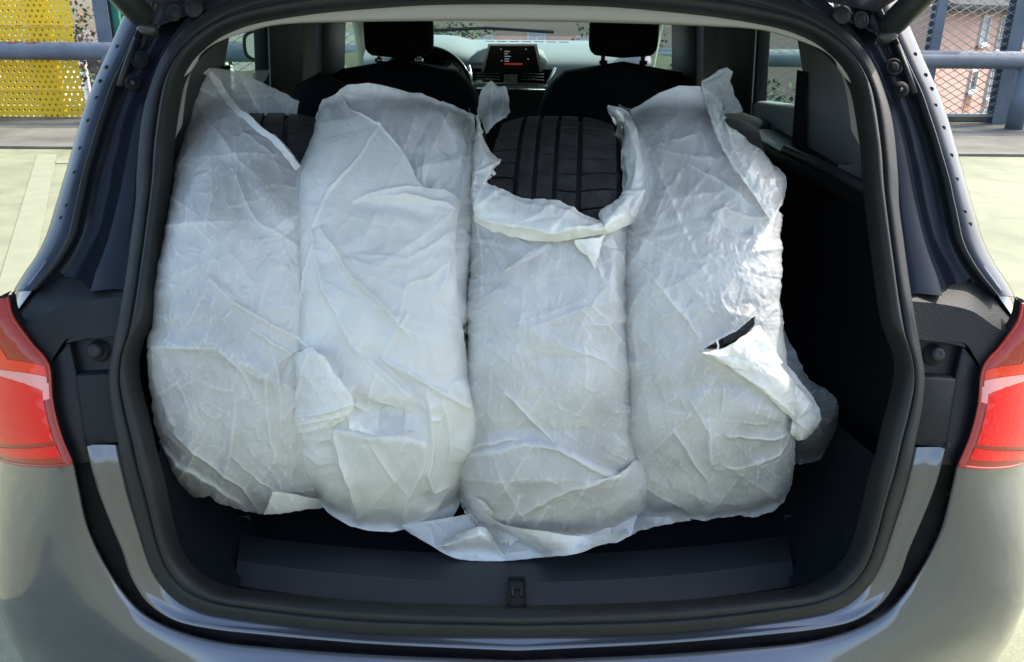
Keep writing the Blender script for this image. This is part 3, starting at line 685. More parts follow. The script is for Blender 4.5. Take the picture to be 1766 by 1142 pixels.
# door mirrors
for sg in (-1, 1):
    c = onY(1268 if sg > 0 else 474, 86 if sg > 0 else 79, 3.15)
    u = np.linspace(0, 2*math.pi, 29)[:-1]; G = []
    for yy, s in ((-.028, .90), (-.03, 1.0), (0, 1.03), (.05, .95), (.10, .7), (.13, .3), (.135, .01)):
        G.append([c+np.array([.105*s*np.sign(math.cos(q))*abs(math.cos(q))**.6, yy, .056*s*np.sign(math.sin(q))*abs(math.sin(q))**.6]) for q in u])
    o = MB(); o.grid(np.array(G), wrap=True); o.tube([c+np.array([-sg*.09, .04, -.05]), c+np.array([-sg*.22, .1, -.10])], .02, 8); o = o.build('door_mirror', 'paint_channel', car, True)
    q = MB(); ring_ = [c+np.array([.094*np.sign(math.cos(t))*abs(math.cos(t))**.6, -.026, .047*np.sign(math.sin(t))*abs(math.sin(t))**.6]) for t in u]
    q.prism(ring_, (0, .004, 0)); q.build('mirror_glass', 'chrome', o)

# gas struts
for sg in (-1, 1):
    j = S([(256, 52)], -.012)[0]; t0 = S([(240, 22)], -.035)[0]; top = np.array([-.68, .97, 1.85])
    d = top-t0; f = np.array([[-sg*-1, 1, 1]])
    b = MB(); b.tube([t0-d*.035, t0-d*.02, t0, t0+d*.06, top], [.012, .018, .0195, .0195, .0195], 24)
    if sg > 0: b.v = [(-x, y, z) for x, y, z in b.v]; b.f = [f[::-1] for f in b.f]
    st = b.build('gas_strut', 'strut', car, True)
    b = MB(); e = j+np.array([.012, .004, -.002]); b.tube([j+np.array([-.010, -.006, .008]), j, e], [.008, .0105, .010], 16); b.tube([t0-d*.03, j+np.array([-.002, .002, .0])], [.010, .009], 12)
    if sg > 0: b.v = [(-x, y, z) for x, y, z in b.v]; b.f = [f[::-1] for f in b.f]
    b.build('ball_joint', 'strut', st, True)
    b = MB(); b.tube([e, e+np.array([.003, .0, 0])], [.0095, .007], 16)
    if sg > 0: b.v = [(-x, y, z) for x, y, z in b.v]; b.f = [f[::-1] for f in b.f]
    b.build('ball_cap', 'chrome', st, True)
    b = MB(); b.tube(list(S([(236, 66), (218, 112), (206, 148)], -.004)), .0042, 8)
    if sg > 0: b.v = [(-x, y, z) for x, y, z in b.v]; b.f = [f[::-1] for f in b.f]
    b.build('cable', 'rubber', st, True)
# raised tailgate
tg = [[(x*hw, Y, z-.05*x*x) for x in np.linspace(-1, 1, 21)] for Y, z, hw in ((1.40, 1.60, .56), (1.25, 1.71, .66), (.95, 1.88, .73), (.68, 1.97, .74), (.50, 2.02, .70))]
tg = np.array(tg); tgo = MB(); tgo.grid(tg); tgo.grid((tg+np.array([0, .02, .05]))[:, ::-1]); tgo.grid(np.array([tg[-1], tg[-1]+np.array([0, .02, .05])])); tgo.grid(np.array([tg[:, 0], tg[:, 0]+np.array([0, .02, .05])])); tgo.grid(np.array([tg[:, -1]+np.array([0, .02, .05]), tg[:, -1]])); tgo.build('tailgate', 'paint', car, True)

# --- boot interior
FZ = .695
b = MB(); b.prism(list(onZ(np.array([400, 415, 1375, 1395]), np.array([1010, 940, 922, 1010]), FZ))[:0] or [(-.46, 1.05, FZ), (.46, 1.05, FZ), (.56, 1.25, FZ), (.56, 2.0, FZ), (-.56, 2.0, FZ), (-.56, 1.25, FZ)], (0, 0, -.02)); b.build('boot_floor', 'carpet', car, bevel=.006)
b = MB(); b.box((-.50, 1.10, FZ-.06), (.50, 2.0, FZ-.022)); b.build('underfloor', 'carpet', car)
# corner carpets in front of floor board
gp = MB(); row0 = cr(S([(262,790),(276,860),(292,925),(318,975),(352,1003),(402,1022)], .03), 30); row1 = row0.copy(); row1[:, 1] = row1[:, 1]+.30; row1[:, 2] -= .045
gp.grid(np.array([row0, row1])).mirror().build('corner_carpet', 'carpet', car, True)
# side walls of boot
for name, X in (('side_lining', .60),):
    b = MB()
    Gw = []
    for Y in (1.04, 1.2, 1.45, 1.7, 1.98):
        col = []
        for z in np.linspace(.66, 1.275, 14):
            xx = .565 + .02*math.sin((z-.66)*4) - .05*math.exp(-((Y-1.55)/.25)**2)*(1 if z < 1.0 else .3)
            yy = max(Y, float(frame_y(.6, z))+.02) if Y < 1.21 else Y
            col.append((xx, yy, z))
        Gw.append(col)
    b.grid(np.array(Gw)).mirror().build(name, 'carpet', car, True)
sh = MB(); shp = [(.575, 1.24, 1.272), (.53, 1.42, 1.292), (.50, 1.60, 1.302), (.50, 1.90, 1.305), (.60, 1.90, 1.305), (.60, 1.27, 1.275)]
sh.prism(shp, (0, 0, -.03)); sh.mirror(); sh.build('parcel_shelf_ledge', 'black_plastic', car, bevel=.006)
vt = MB().prism([(.575, 1.27, 1.2785), (.548, 1.46, 1.297), (.595, 1.50, 1.299), (.598, 1.29, 1.281)], (0, 0, .001)); vt.mirror(); vt = vt.build('speaker_grille', 'black_plastic', car)
for sg in (-1, 1):
    for i in range(8):
        b = MB(); Y = 1.285+i*.022; zz = 1.281+i*.0022; b.add([(sg*(.573-i*.003), Y, zz), (sg*.598, Y+.012, zz), (sg*.598, Y+.021, zz), (sg*(.573-i*.003), Y+.009, zz), (sg*(.573-i*.003), Y+.0045, zz+.008), (sg*.598, Y+.0165, zz+.008)], [(0, 1, 5, 4), (4, 5, 2, 3), (0, 4, 3), (1, 2, 5)])
        b.build('grille_bar', 'grey_trim', vt)
b = MB(); b.tube([(.577, 1.235, 1.276), (.532, 1.42, 1.300), (.503, 1.58, 1.308)], .009, 10); b.mirror().build('ledge_edge', 'sill_plastic', car, True)
# grey D pillar strip panels between beige strip and shelf
pt = MB(); a_ = cr(P2([(1487,232),(1482,180),(1447,121),(1405,78),(1360,56)], lambda a, b: onF(a, b, lambda x, z: frame_y(x, z, .12))), 24)
bq = a_.copy(); bq[:, 1] = 1.72; bq[:, 0] = [side_x(z) for z in bq[:, 2]]
pt.grid(np.array([a_, (a_+bq)/2+np.array([.012, 0, 0]), bq])).mirror().build('pillar_trim', 'grey_trim', car, True)
# seat belts
b = MB(); b.prism([(.566, 1.70, 1.44), (.567, 1.75, 1.44), (.580, 1.76, 1.27), (.580, 1.69, 1.27)], (-.003, 0, 0)); b.mirror().build('seat_belt', 'dark_cloth', car)
# sill plate (two facets + notches) and latch
pl = MB(); tB = Q([(402,1019),(628,1042),(888,1051)], .03); tB[:, 2] = FZ+.035; 
def slab(y0, z0, y1, z1, hw0, hw1):
    G = []
    for t in (0, 1):
        Y = y0*(1-t)+y1*t; Z = z0*(1-t)+z1*t; hw = hw0*(1-t)+hw1*t
        G.append([(x*hw, Y+.055*x*x, Z) for x in np.linspace(-1, 1, 41)])
    return np.array(G)
pA = onY(402, 1021, 1.06); pB = onY(888, 1052, 1.025)
zs = float(pB[2]); print('sill', pA, pB)
s1 = slab(1.028, zs, 1.075, zs+.012, .437, .446); s2 = slab(1.0751, zs+.012, 1.165, zs-.002, .446, .468)
pl.grid(np.array([s1[0]+np.array([0, 0, -.03]), s1[0], s1[1], s2[1], s2[1]+np.array([0, .0, -.04])])); sp_ = pl.build('sill_plate', 'sill_plastic', car)
for i in range(-8, 9):
    if i == 0: continue
    x = i*.046+(.0 if i else 0); Y = 1.118+.055*(x/.418)**2
    MB().prism([(x-.001, Y-.030, zs+.0105-.0047), (x+.001, Y-.030, zs+.0105-.0047), (x+.001, Y+.006, zs+.0052), (x-.001, Y+.006, zs+.0052)], (0, 0, .0008)).build('notch', 'sill_plastic', sp_)
lt = MB(); lc = np.array([0.0, 1.028, zs+.001])
lt.box((-.014, 1.022, zs-.0), (-.0115, 1.085, zs+.0155)).box((.0115, 1.022, zs), (.014, 1.085, zs+.0155)).box((-.0115, 1.022, zs), (.0115, 1.026, zs+.010)).box((-.0115, 1.08, zs), (.0115, 1.085, zs+.0155)).build('latch_surround', 'black_plastic', car, bevel=.0008)
MB().box((-.0114, 1.027, zs-.002), (.0114, 1.0795, zs+.009)).build('latch_recess', 'black_gloss', car)
MB().tube([(-.007, 1.045, zs+.010), (-.007, 1.068, zs+.016), (.007, 1.068, zs+.016), (.007, 1.045, zs+.010)], .0018, 8).build('latch_striker', 'strut', car, True)
# lashing hook loops
for x, y in ((-.475, 1.26), (.49, 1.265)):
    MB().tube([(x-.012, y, FZ+.004), (x-.01, y, FZ+.022), (x+.01, y, FZ+.022), (x+.012, y, FZ+.004)], .0035, 8).build('lashing_eye', 'black_plastic', car, True)

# rear seat backs
def cushion(parent, name, c, sx, sy, sz, m, top_round=.5, n=20, lean=0):
    G = []
    for zz in np.linspace(-1, 1, n):
        k = (1-abs(zz)**5)**.25 if abs(zz) < 1 else .0
        row = []
        for q in np.linspace(0, 2*math.pi, 33)[:-1]:
            cx, cy = math.cos(q), math.sin(q)
            row.append((c[0]+sx*k*np.sign(cx)*abs(cx)**.45*(1-top_round*max(0, zz)**3*.35), c[1]+sy*k*np.sign(cy)*abs(cy)**.6+lean*zz, c[2]+sz*zz))
        G.append(row)
    return MB().grid(np.array(G), wrap=True).build(name, m, parent, True)
for x, wd in ((-.33, .29), (.30, .29)):
    cushion(car, 'rear_seat', (x, 1.95, 1.0), wd, .07, .30, 'dark_cloth', .35, lean=.05)
cushion(car, 'rear_bolster', (.50, 1.98, 1.10), .11, .09, .24, 'dark_cloth', .3); cushion(car, 'rear_bolster', (-.47, 2.15, 1.14), .07, .09, .26, 'dark_cloth', .3)
# front seats
for i, px in enumerate((687, 1077)):
    Y = 3.0; hc = onY(px, 58, Y); x = float(hc[0])
    st = cushion(car, 'front_seat', (x, Y-.03, 1.07), .295, .085, .315, 'dark_cloth', .70, lean=.03)
    cushion(st, 'headrest', (x, Y+.02, float(hc[2])+.005), .117, .05, .085, 'dark_cloth', .1)
    for dx in (-.068, .068):
        MB().tube([(x+dx, Y, 1.36), (x+dx, Y+.01, 1.47)], .0075, 10).build('headrest_post', 'chrome', st, True)
        MB().tube([(x+dx, Y-.01, 1.375), (x+dx, Y-.01, 1.388)], .014, 10).build('post_collar', 'chrome' if i == 0 else 'black_plastic', st, True)
    b = MB(); b.tube([(x-.17, Y-.125, 1.22), (x-.05, Y-.135, 1.30), (x+.1, Y-.135, 1.30), (x+.19, Y-.12, 1.18)], .006, 6); b.build('seam', 'dark_cloth', st, True)

# dashboard
ds = MB(); G = []
DX = np.linspace(-.60, .60, 49)
def hump(x, c, w_): return math.exp(-((x-c)/w_)**4)
DL = float(onY(735, 90, 3.65)[0])
for Y, z in ((4.10, 1.410), (4.0, 1.417), (3.85, 1.405), (3.72, 1.375), (3.66, 1.35), (3.64, 1.32), (3.66, 1.26), (3.66, 1.2), (3.70, .90)):
    G.append([(x, Y+.03*x*x, z+.035*hump(x, DL, .19)*(1 if 3.62 < Y < 3.9 and z > 1.3 else .0)) for x in DX])
dash = ds.grid(np.array(G)).build('dashboard', 'dash', car, True)
def dpt(px, py, Y): return onY(px, py, Y)
def dbox(x0, y0, x1, y1, Y, th, name, m, par, bev=0):
    a = onY(x0, y0, Y); b_ = onY(x1, y1, Y); return MB().box((a[0], Y, b_[2]), (b_[0], Y+th, a[2])).build(name, m, par, bevel=bev)
# defrost vents
b = MB()
for k in range(9): b.box((-.21+k*.055, 3.93, 1.40), (-.17+k*.055, 3.945, 1.4135))
b.build('defrost_vent', 'black_plastic', dash)
# hump behind display
MB().grid(np.array([[(x*.17, 3.62+.0*t, 1.34+.065*t*(1-abs(x)**3)) if True else 0 for x in np.linspace(-1, 1, 21)] for t in (0, 1)]+[[(x*.15, 3.80, 1.392) for x in np.linspace(-1, 1, 21)]])).build('display_hood', 'dash', dash, True)
fr = MB(); Yd = 3.55
q = [onY(a, b, Yd) for a, b in ((842, 76), (926, 76), (936, 124), (830, 124))]; q2 = [onY(a, b, Yd-.004) for a, b in ((845, 79), (922, 79), (931, 124), (834, 124))]
disp = MB().prism(q, (0, .03, 0)).build('display', 'chrome', dash)
MB().prism(q2, (0, .003, 0)).build('screen', 'screen', disp)
b = MB()
for k, (y0, ln) in enumerate(((88, 9), (92, 6), (96.5, 11), (101, 8), (105, 8))):
    a = onY(870, y0, Yd-.006); c_ = onY(870+ln, y0+1.6, Yd-.006); b.box((a[0], Yd-.006, c_[2]), (c_[0], Yd-.005, a[2]))
for x, y in ((863, 84), (906, 84), (864, 104), (910, 101)):
    a = onY(x, y, Yd-.006); c_ = onY(x+2, y+2, Yd-.006); b.box((a[0], Yd-.006, c_[2]), (c_[0], Yd-.005, a[2]))
b.build('menu_text', 'screen_text', disp)
a = onY(870, 109, Yd-.006); c_ = onY(901, 112, Yd-.006); MB().box((a[0], Yd-.006, c_[2]), (c_[0], Yd-.005, a[2])).build('menu_bar', 'screen_red', disp)
# chrome U trim, vents
def path(pts, r, name, m, par, Y=3.56): return MB().tube([onY(a, b, Y) for a, b in pts], r, 8).build(name, m, par, True)
path([(809, 113), (815, 143), (943, 147), (958, 117)], .006, 'trim_strip', 'chrome', dash)
pn = MB().prism([onY(a, b, 3.585) for a, b in ((812, 118), (955, 120), (941, 144), (817, 141))], (0, .02, 0)).build('air_vent', 'black_gloss', dash)
for k in range(3):
    path([(822, 126+5*k), (862, 127+5*k)], .0012, 'vent_slat', 'grey_trim', pn, 3.575); path([(898, 127+5*k), (938, 128+5*k)], .0012, 'vent_slat', 'grey_trim', pn, 3.575)
dbox(869, 129, 892, 143, 3.57, .01, 'switch_panel', 'grey_trim', pn)
dbox(880, 133, 884, 139, 3.566, .003, 'hazard_switch', 'chrome', pn)
dbox(838, 135, 848, 138, 3.57, .006, 'vent_tab', 'chrome', pn); dbox(912, 136, 924, 138, 3.57, .006, 'vent_tab', 'chrome', pn)
path([(822, 152), (940, 155)], .004, 'lower_trim', 'chrome', dash, 3.58)
MB().box((-.56, 3.60, .7), (.56, 3.64, 1.24)).build('lower_dashboard', 'black_plastic', dash)
# instrument cluster and steering wheel
xw = float(onY(733, 110, 3.45)[0])
MB().grid(np.array([[(xw+.185*math.cos(t), 3.58, 1.25+.135*math.sin(t)) for t in np.linspace(0, math.pi, 21)], [(xw+.17*math.cos(t), 3.64, 1.25+.11*math.sin(t)) for t in np.linspace(0, math.pi, 21)], [(xw+.01*math.cos(t), 3.63, 1.26) for t in np.linspace(0, math.pi, 21)]])).build('instrument_cluster', 'black_gloss', dash)
for dx in (-.075, .075):
    MB().tube([(xw+dx+.045*math.cos(t), 3.61, 1.30+.045*math.sin(t)) for t in np.linspace(0, 2*math.pi, 33)], .0018, 6, False).build('gauge_ring', 'chrome', dash)
cw = np.array([xw, 3.42, 1.235]); ax = np.array([0, -.9, .43]); u_ = np.array([1., 0, 0]); v_ = np.cross(ax, u_); v_ /= np.linalg.norm(v_)
MB().tube([cw+.18*(u_*math.cos(t)+v_*math.sin(t)) for t in np.linspace(0, 2*math.pi, 49)], .015, 10, False).build('steering_wheel', 'black_gloss', car, True)
MB().tube([cw-u_*.17, cw, cw+u_*.17], [.015, .04, .015], 8).tube([cw, cw-v_*.0+np.array([0, .12, -.05])], .04, 10).build('steering_hub', 'black_plastic', car, True)
for x0, x1, y0, y1 in ((597, 607, 38, 60), (1150, 1162, 40, 62)): pass

# ================================================================== WHEELS
RT, WT = .335, .112
TY = [1.41, 1.41, 1.40, 1.41]
def solveX(px, py, Y, z):
    k = (px-CX)/FPX; q0 = np.array([-CAM[0], Y-CAM[1], z-CAM[2]])
    a0, a1 = q0 @ RIGHT, RIGHT[0]; b0, b1 = q0 @ FWD, FWD[0]
    return (k*b0-a0)/(a1-k*b1)
TC = []
for i, px in enumerate((440, 690, 966, 1221)):
    cz = .70+.350; c = np.array([0, TY[i], cz]); X = solveX(px, 190, TY[i]-.05, cz+RT); TC.append(np.array([X, TY[i], cz]))
print('tyres', TC)
labs = ['black tyre, leftmost of the four, half out of its bag mouth behind the left bag', 'black tyre hidden inside the second bag from the left',
        'black tyre with its tread showing in the open bag, third from the left', 'black tyre inside the rightmost bag, glimpsed through the torn hole']
def revolve(prof, c, n=96):
    return np.array([[(c[0]+x, c[1]-r*math.sin(q), c[2]+r*math.cos(q)) for q in np.linspace(0, 2*math.pi, n+1)[:-1]] for x, r in prof])
RG = [(-.091, -.057), (-.050, -.030), (-.023, -.001), (.006, .033), (.041, .091)]   # rib spans across the tread
def crown(x): return RT - .018*(abs(x)/.1)**3.2
for i in range(4):
    c = TC[i]; t = thing('stowed_tyre_and_rim', labs[i], 'wheel', tuple(c-np.array([0, 0, RT])), 'four wheels stowed in the boot')
    d = .008; WS = .92
    pr = [(-.075, .20), (-.10, .235), (-.112, .275), (-.108, .300), (-.100, crown(.1)-d)]+[(x, crown(x)-d) for x in np.linspace(-.095, .095, 15)]+[(.100, crown(.1)-d), (.108, .300), (.112, .275), (.10, .235), (.075, .20)]
    MB().grid(revolve([(x*WS, r) for x, r in pr], c), wrap=True).build('tyre', 'tyre', t, True)
    # rim
    rm = MB(); rm.grid(revolve([(-.09, .205), (-.085, .195), (-.06, .18), (.06, .18), (.085, .195), (.09, .205)], c, 48), wrap=True)
    for k in range(5):
        q = 2*math.pi*k/5+.3; e = np.array([0, math.sin(q), math.cos(q)]); rm.tube([c+np.array([-.06, 0, 0])+e*.03, c+np.array([-.07, 0, 0])+e*.19], [.03, .022], 8)
    rm.tube([c-np.array([.085, 0, 0]), c+np.array([.02, 0, 0])], .05, 16); rm.build('rim', 'alloy', t, True)
    def ribmesh(x0, x1, q0, q1, nq, slope=0):
        xs = np.linspace(x0, x1, 6); G = []
        prof = [(xs[0]-.0005, -d)]+[(x, 0) for x in xs]+[(xs[-1]+.0005, -d)]
        rows = []
        for x, h in prof:
            rows.append([(c[0]+x, c[1]-(crown(x)+h)*math.sin(q+slope*(x-x0)), c[2]+(crown(x)+h)*math.cos(q+slope*(x-x0))) for q in np.linspace(q0, q1, nq)])
        return np.array(rows)
    nb = 64
    for r_, (x0, x1) in enumerate(RG):
        if r_ in (1, 2):
            b = MB(); rr = ribmesh(x0, x1, 0, 2*math.pi, 161); b.grid(rr[:, :-1], wrap=True); rib = b.build('tread_rib', 'tyre', t, False)
        else:
            sl = (.9, 0, 0, .25, -.9)[r_]; dq = 2*math.pi/nb; gap = .13 if r_ != 3 else .10
            def blk(k):
                rr = ribmesh(x0, x1, k*dq+dq*gap/2, (k+1)*dq-dq*gap/2, 4, sl); b = MB(); b.grid(rr)
                lowa = rr[:, 0].copy(); b2q = rr[:, -1].copy()
                cc = np.array([c[0], c[1], c[2]])
                def inn(row): v = row-cc; v[:, 0] = 0; ln = np.linalg.norm(v, axis=1)[:, None]; return row-v/ln*d
                b.grid(np.array([inn(rr[:, 0]), rr[:, 0]])); b.grid(np.array([rr[:, -1], inn(rr[:, -1])])); return b
            if i == 2:
                for k in range(nb):
                    if 3*math.pi/4 < k*dq < 1.9*math.pi-.6: continue
                    blk(k).build('tread_block', 'tyre', t)
                b = MB()
                for k in range(nb):
                    if 3*math.pi/4 < k*dq < 1.9*math.pi-.6: q = blk(k); b.add(q.v, q.f)
                b.build('tread_blocks', 'tyre', t)['kind'] = 'stuff'
            else:
                b = MB()
                for k in range(nb): q = blk(k); b.add(q.v, q.f)
                b.build('tread_blocks', 'tyre', t)['kind'] = 'stuff'
    t.rotation_euler = (0, 0, (.19, .06, -.09, -.18)[i])
    if i == 2:
        b = MB(); r9 = random.Random(8)
        for k in range(-14, 24):
            for (xa, xb, n_) in ((-.046, -.034, 3), (-.019, -.006, 3), (-.088, -.068, 2), (.062, .088, 2)):
                if n_ == 2 and k % 1: continue
                q0 = k*2*math.pi/96+.01*(xa > 0); x_ = xa+r9.uniform(0, .004)
                for j in range(n_-1):
                    x0_ = x_+(xb-x_)*j/(n_-1); x1_ = x_+(xb-x_)*(j+1)/(n_-1); a0 = q0+.012*(j % 2); a1 = q0+.012*((j+1) % 2)
                    V = [(c[0]+x, c[1]-(crown(x)+.0003)*math.sin(q), c[2]+(crown(x)+.0003)*math.cos(q)) for x, q in ((x0_, a0), (x1_, a1), (x1_, a1+.0035), (x0_, a0+.0035))]
                    b.add(V, [(0, 1, 2, 3)])
        b.build('painted_sipes', 'gutter_black', t)['kind'] = 'stuff'
# sipes on ribs of the third tyre: near-black zigzag slivers on the surface, painting the shade inside the cuts
# ================================================================== BAGS
RB = .354
def noise2(x, y, seed):
    r = np.random.default_rng(seed); P = r.permutation(256); g = r.normal(size=(256, 2)); g /= np.linalg.norm(g, axis=1)[:, None]
    xi = np.floor(x).astype(int); yi = np.floor(y).astype(int); xf = x-xi; yf = y-yi
    def gr(a, b, dx, dy):
        h = P[(P[a & 255]+b) & 255]; return g[h, 0]*dx+g[h, 1]*dy
    u = xf**3*(xf*(xf*6-15)+10); v = yf**3*(yf*(yf*6-15)+10)
    return (gr(xi, yi, xf, yf)*(1-u)+gr(xi+1, yi, xf-1, yf)*u)*(1-v)+(gr(xi, yi+1, xf, yf-1)*(1-u)+gr(xi+1, yi+1, xf-1, yf-1)*u)*v
def random_creases(px, py, seed, n, box, L=(15, 90), sg=(2.5, 14), amp=.16, ang=None, spread=1.6):
    r = np.random.default_rng(seed); h = np.zeros(px.shape); x0, y0, x1, y1 = box
    flat = px.ravel(); fy = py.ravel(); H = h.ravel()
    for _ in range(n):
        cx, cy = r.uniform(x0, x1), r.uniform(y0, y1); u = r.random(); ln = L[0]*(L[1]/L[0])**u; s = sg[0]*(sg[1]/sg[0])**u
        th = (r.uniform(0, math.pi) if ang is None else ang+r.normal()*spread*.4)
        m_ = (abs(flat-cx) < 2.2*ln+4*s) & (abs(fy-cy) < 2.2*ln+4*s)
        if not m_.any(): continue
        dx = flat[m_]-cx; dy = fy[m_]-cy; t = dx*math.cos(th)+dy*math.sin(th); q = -dx*math.sin(th)+dy*math.cos(th)
        q = q + r.normal()*.0035*t*t*(20/ln)            # slightly bent creases
        asym = r.uniform(.35, 1)
        sl = np.where(q > 0, s, s*asym)
        H[m_] += r.choice((-.7, 1, 1))*amp*s/1250*np.exp(-np.sqrt(q*q+.3)/sl)*np.exp(-(t/ln)**2)
    return H.reshape(px.shape)
def pl_dist(px, py, pts):
    p = np.array(pts, float); best = np.full(px.shape, 1e9); sgn = np.ones(px.shape); tt = np.zeros(px.shape)
    cum = np.r_[0, np.cumsum(np.linalg.norm(np.diff(p, axis=0), axis=1))]
    for k in range(len(p)-1):
        a, b = p[k], p[k+1]; d = b-a; l2 = d @ d
        t = np.clip(((px-a[0])*d[0]+(py-a[1])*d[1])/l2, 0, 1); qx = px-a[0]-t*d[0]; qy = py-a[1]-t*d[1]; ds = np.hypot(qx, qy)
        m_ = ds < best; best[m_] = ds[m_]; sgn[m_] = np.sign(d[0]*(py-a[1])-d[1]*(px-a[0]))[m_]; tt[m_] = ((cum[k]+t*np.sqrt(l2))/cum[-1])[m_]
    return best*sgn, tt
def strokes(px, py, S_):
    h = np.zeros(px.shape)
    for kind, pts, wpx, amp in S_:
        # let the crease line wander slightly
        wx = 3*noise2(px/23, py/23, 5); wy = 3*noise2(px/23, py/23, 6)
        d, t = pl_dist(px+wx, py+wy, pts); e = np.sin(np.clip(t, .0, 1)*math.pi)**.35
        if kind == 'ridge': h += amp*np.exp(-np.sqrt(d*d+.5)/wpx)*e
        elif kind == 'soft': h += amp*np.exp(-(d/wpx)**2)*e
        elif kind == 'step': h += amp*np.where(d > 0, np.exp(-d/wpx), np.exp(d/1.2))*e          # raised lip on the right hand of the path (image, y down)
        elif kind == 'seam': h += amp*np.clip(1.6-abs(d)/wpx, 0, 1)
    return h
def soft_t(px, py, C, r):
    d = ray(px, py); dy, dz = d[..., 1], d[..., 2]; oy, oz = CAM[1]-C[1], CAM[2]-C[2]
    a = dy*dy+dz*dz; b = dy*oy+dz*oz; c = oy*oy+oz*oz-r*r; disc = b*b-a*c; e = .004
    ds = .5*(disc+np.sqrt(disc*disc+e*e)); return d, (-b-np.sqrt(ds))/a
BL = {}   # outlines
BL[0] = ([(118,362),(180,334),(277,305),(334,295),(388,284),(431,273),(467,264),(518,261),(607,254),(665,255),(727,263),(757,274),(781,276),(835,297),(860,312),(890,330)], [(118,560),(285,540),(600,545),(860,560),(890,560)])
BL[1] = ([(140,590),(157,575),(168,562),(186,549),(223,540),(249,531),(278,521),(311,510),(370,503),(451,505),(525,509),(555,508),(600,506),(751,510),(786,512),(828,528),(867,553),(890,574),(918,600)], [(140,650),(164,728),(175,764),(199,819),(212,821),(286,816),(341,811),(414,807),(488,805),(551,803),(636,809),(674,819),(713,823),(767,819),(813,806),(855,797),(918,770)])
BL[2] = ([(300,812),(400,812),(520,806),(700,800),(782,812),(826,818),(870,816),(894,836),(931,885),(950,920)], [(300,1075),(392,1087),(433,1089),(488,1083),(540,1082),(641,1088),(721,1090),(782,1090),(802,1080),(814,1094),(834,1101),(882,1092),(919,1088),(932,1082),(942,1074),(960,1070)])
BL[3] = ([(140,1100),(187,1080),(400,1076),(895,1080)], [(140,1240),(183,1247),(208,1260),(250,1303),(273,1326),(308,1357),(347,1353),(408,1347),(523,1347),(577,1353),(623,1357),(700,1365),(760,1372),(800,1376),(847,1364),(885,1330),(895,1300)])
def s_of(i, px, py):
    l, r = np.array(BL[i][0], float), np.array(BL[i][1], float)
    a = np.interp(py, l[:, 0], l[:, 1]); b = np.interp(py, r[:, 0], r[:, 1]); return np.clip((px-a)/(b-a)*2-1, -1, 1)
def surf(i, px, py, off=0, s=None):
    if s is None: s = s_of(i, px, py)
    C = TC[i]; r = RB+off-.048*(1-np.sqrt(np.clip(1-abs(s)**4, 0, 1)))-.008*s*s
    d, t = soft_t(px, py, C, r); return CAM+d*t[..., None]
def displace(P, h):
    dv = np.gradient(P, axis=0); du = np.gradient(P, axis=1); n = np.cross(du, dv); n /= np.linalg.norm(n, axis=2)[..., None]+1e-12
    toc = CAM-P; n *= np.sign((n*toc).sum(2))[..., None]; return P+n*h[..., None], n
def gridmesh(G): 
    a, b = G.shape[:2]; I = np.arange(a*b).reshape(a, b); return G.reshape(-1, 3), np.stack([I[:-1, :-1], I[:-1, 1:], I[1:, 1:], I[1:, :-1]], -1).reshape(-1, 4)
def film_from(PX, PY, i, parent, name, m, h, off=0, s=None, skirt=None, hole=None, extra=None):
    P = surf(i, PX, PY, off, s)
    if extra is not None: P = P+extra
    h = np.maximum(h, -.013-np.maximum(off, 0)); P, n = displace(P, h)
    V, F = gridmesh(P)
    if hole is not None:
        qx, qy = project(V); ins = np.zeros(len(V), bool)
        for hp in hole:
            hp = np.array(hp, float); c_ = np.zeros(len(V), bool); j = len(hp)-1
            for k in range(len(hp)):
                xi, yi = hp[k]; xj, yj = hp[j]
                if yi != yj: c_ ^= ((yi > qy) != (yj > qy)) & (qx < (xj-xi)*(qy-yi)/(yj-yi)+xi)
                j = k
            ins |= c_
        F = F[~ins[F].all(1)]
    def blur(q, k):
        for _ in range(k):
            q = np.pad(q, 1, 'edge'); q = (q[:-2, 1:-1]+q[2:, 1:-1]+q[1:-1, :-2]+q[1:-1, 2:]+2*q[1:-1, 1:-1])/6
        return q
    cre = 0
    for k0, k1, wt in ((0, 3, .8), (2, 12, .7)):
        q = blur(h, k0)-blur(h, k1); q = np.clip(q/(np.percentile(abs(q), 97)+1e-9), 0, 1.3)**1.3; cre = cre+wt*q
    cre = np.clip(cre, 0, 1).ravel()*(.36 if m != 'bag_tail' else .12)
    V = list(V)
    if skirt:
        a, b = P.shape[:2]; Fl = F.tolist(); base = len(V); V = np.array(V)
        for col, sx in ((0, 1), (b-1, -1)):
            e = P[:, col]; rows_ = [e+np.array([sx*.006, .03, 0]), e+np.array([sx*.012, .12, -.01]), e+np.array([sx*.02, .3, -.02])]
            ids = np.arange(a)*b+col
            for rr in rows_:
                nb_ = len(V); V = np.vstack([V, rr]); ni = np.arange(nb_, nb_+a)
                Fl += np.stack([ids[:-1], ids[1:], ni[1:], ni[:-1]], -1).tolist(); ids = ni
        F = Fl
    o = link(name, V, F, m, parent, True)
    at = o.data.attributes.new('crease', 'FLOAT', 'POINT'); full = np.zeros(len(o.data.vertices), np.float32); full[:len(cre)] = cre; at.data.foreach_set('value', full); return o
def curveX(curve, y): c = np.array(curve, float); return np.interp(y, c[:, 0], c[:, 1])
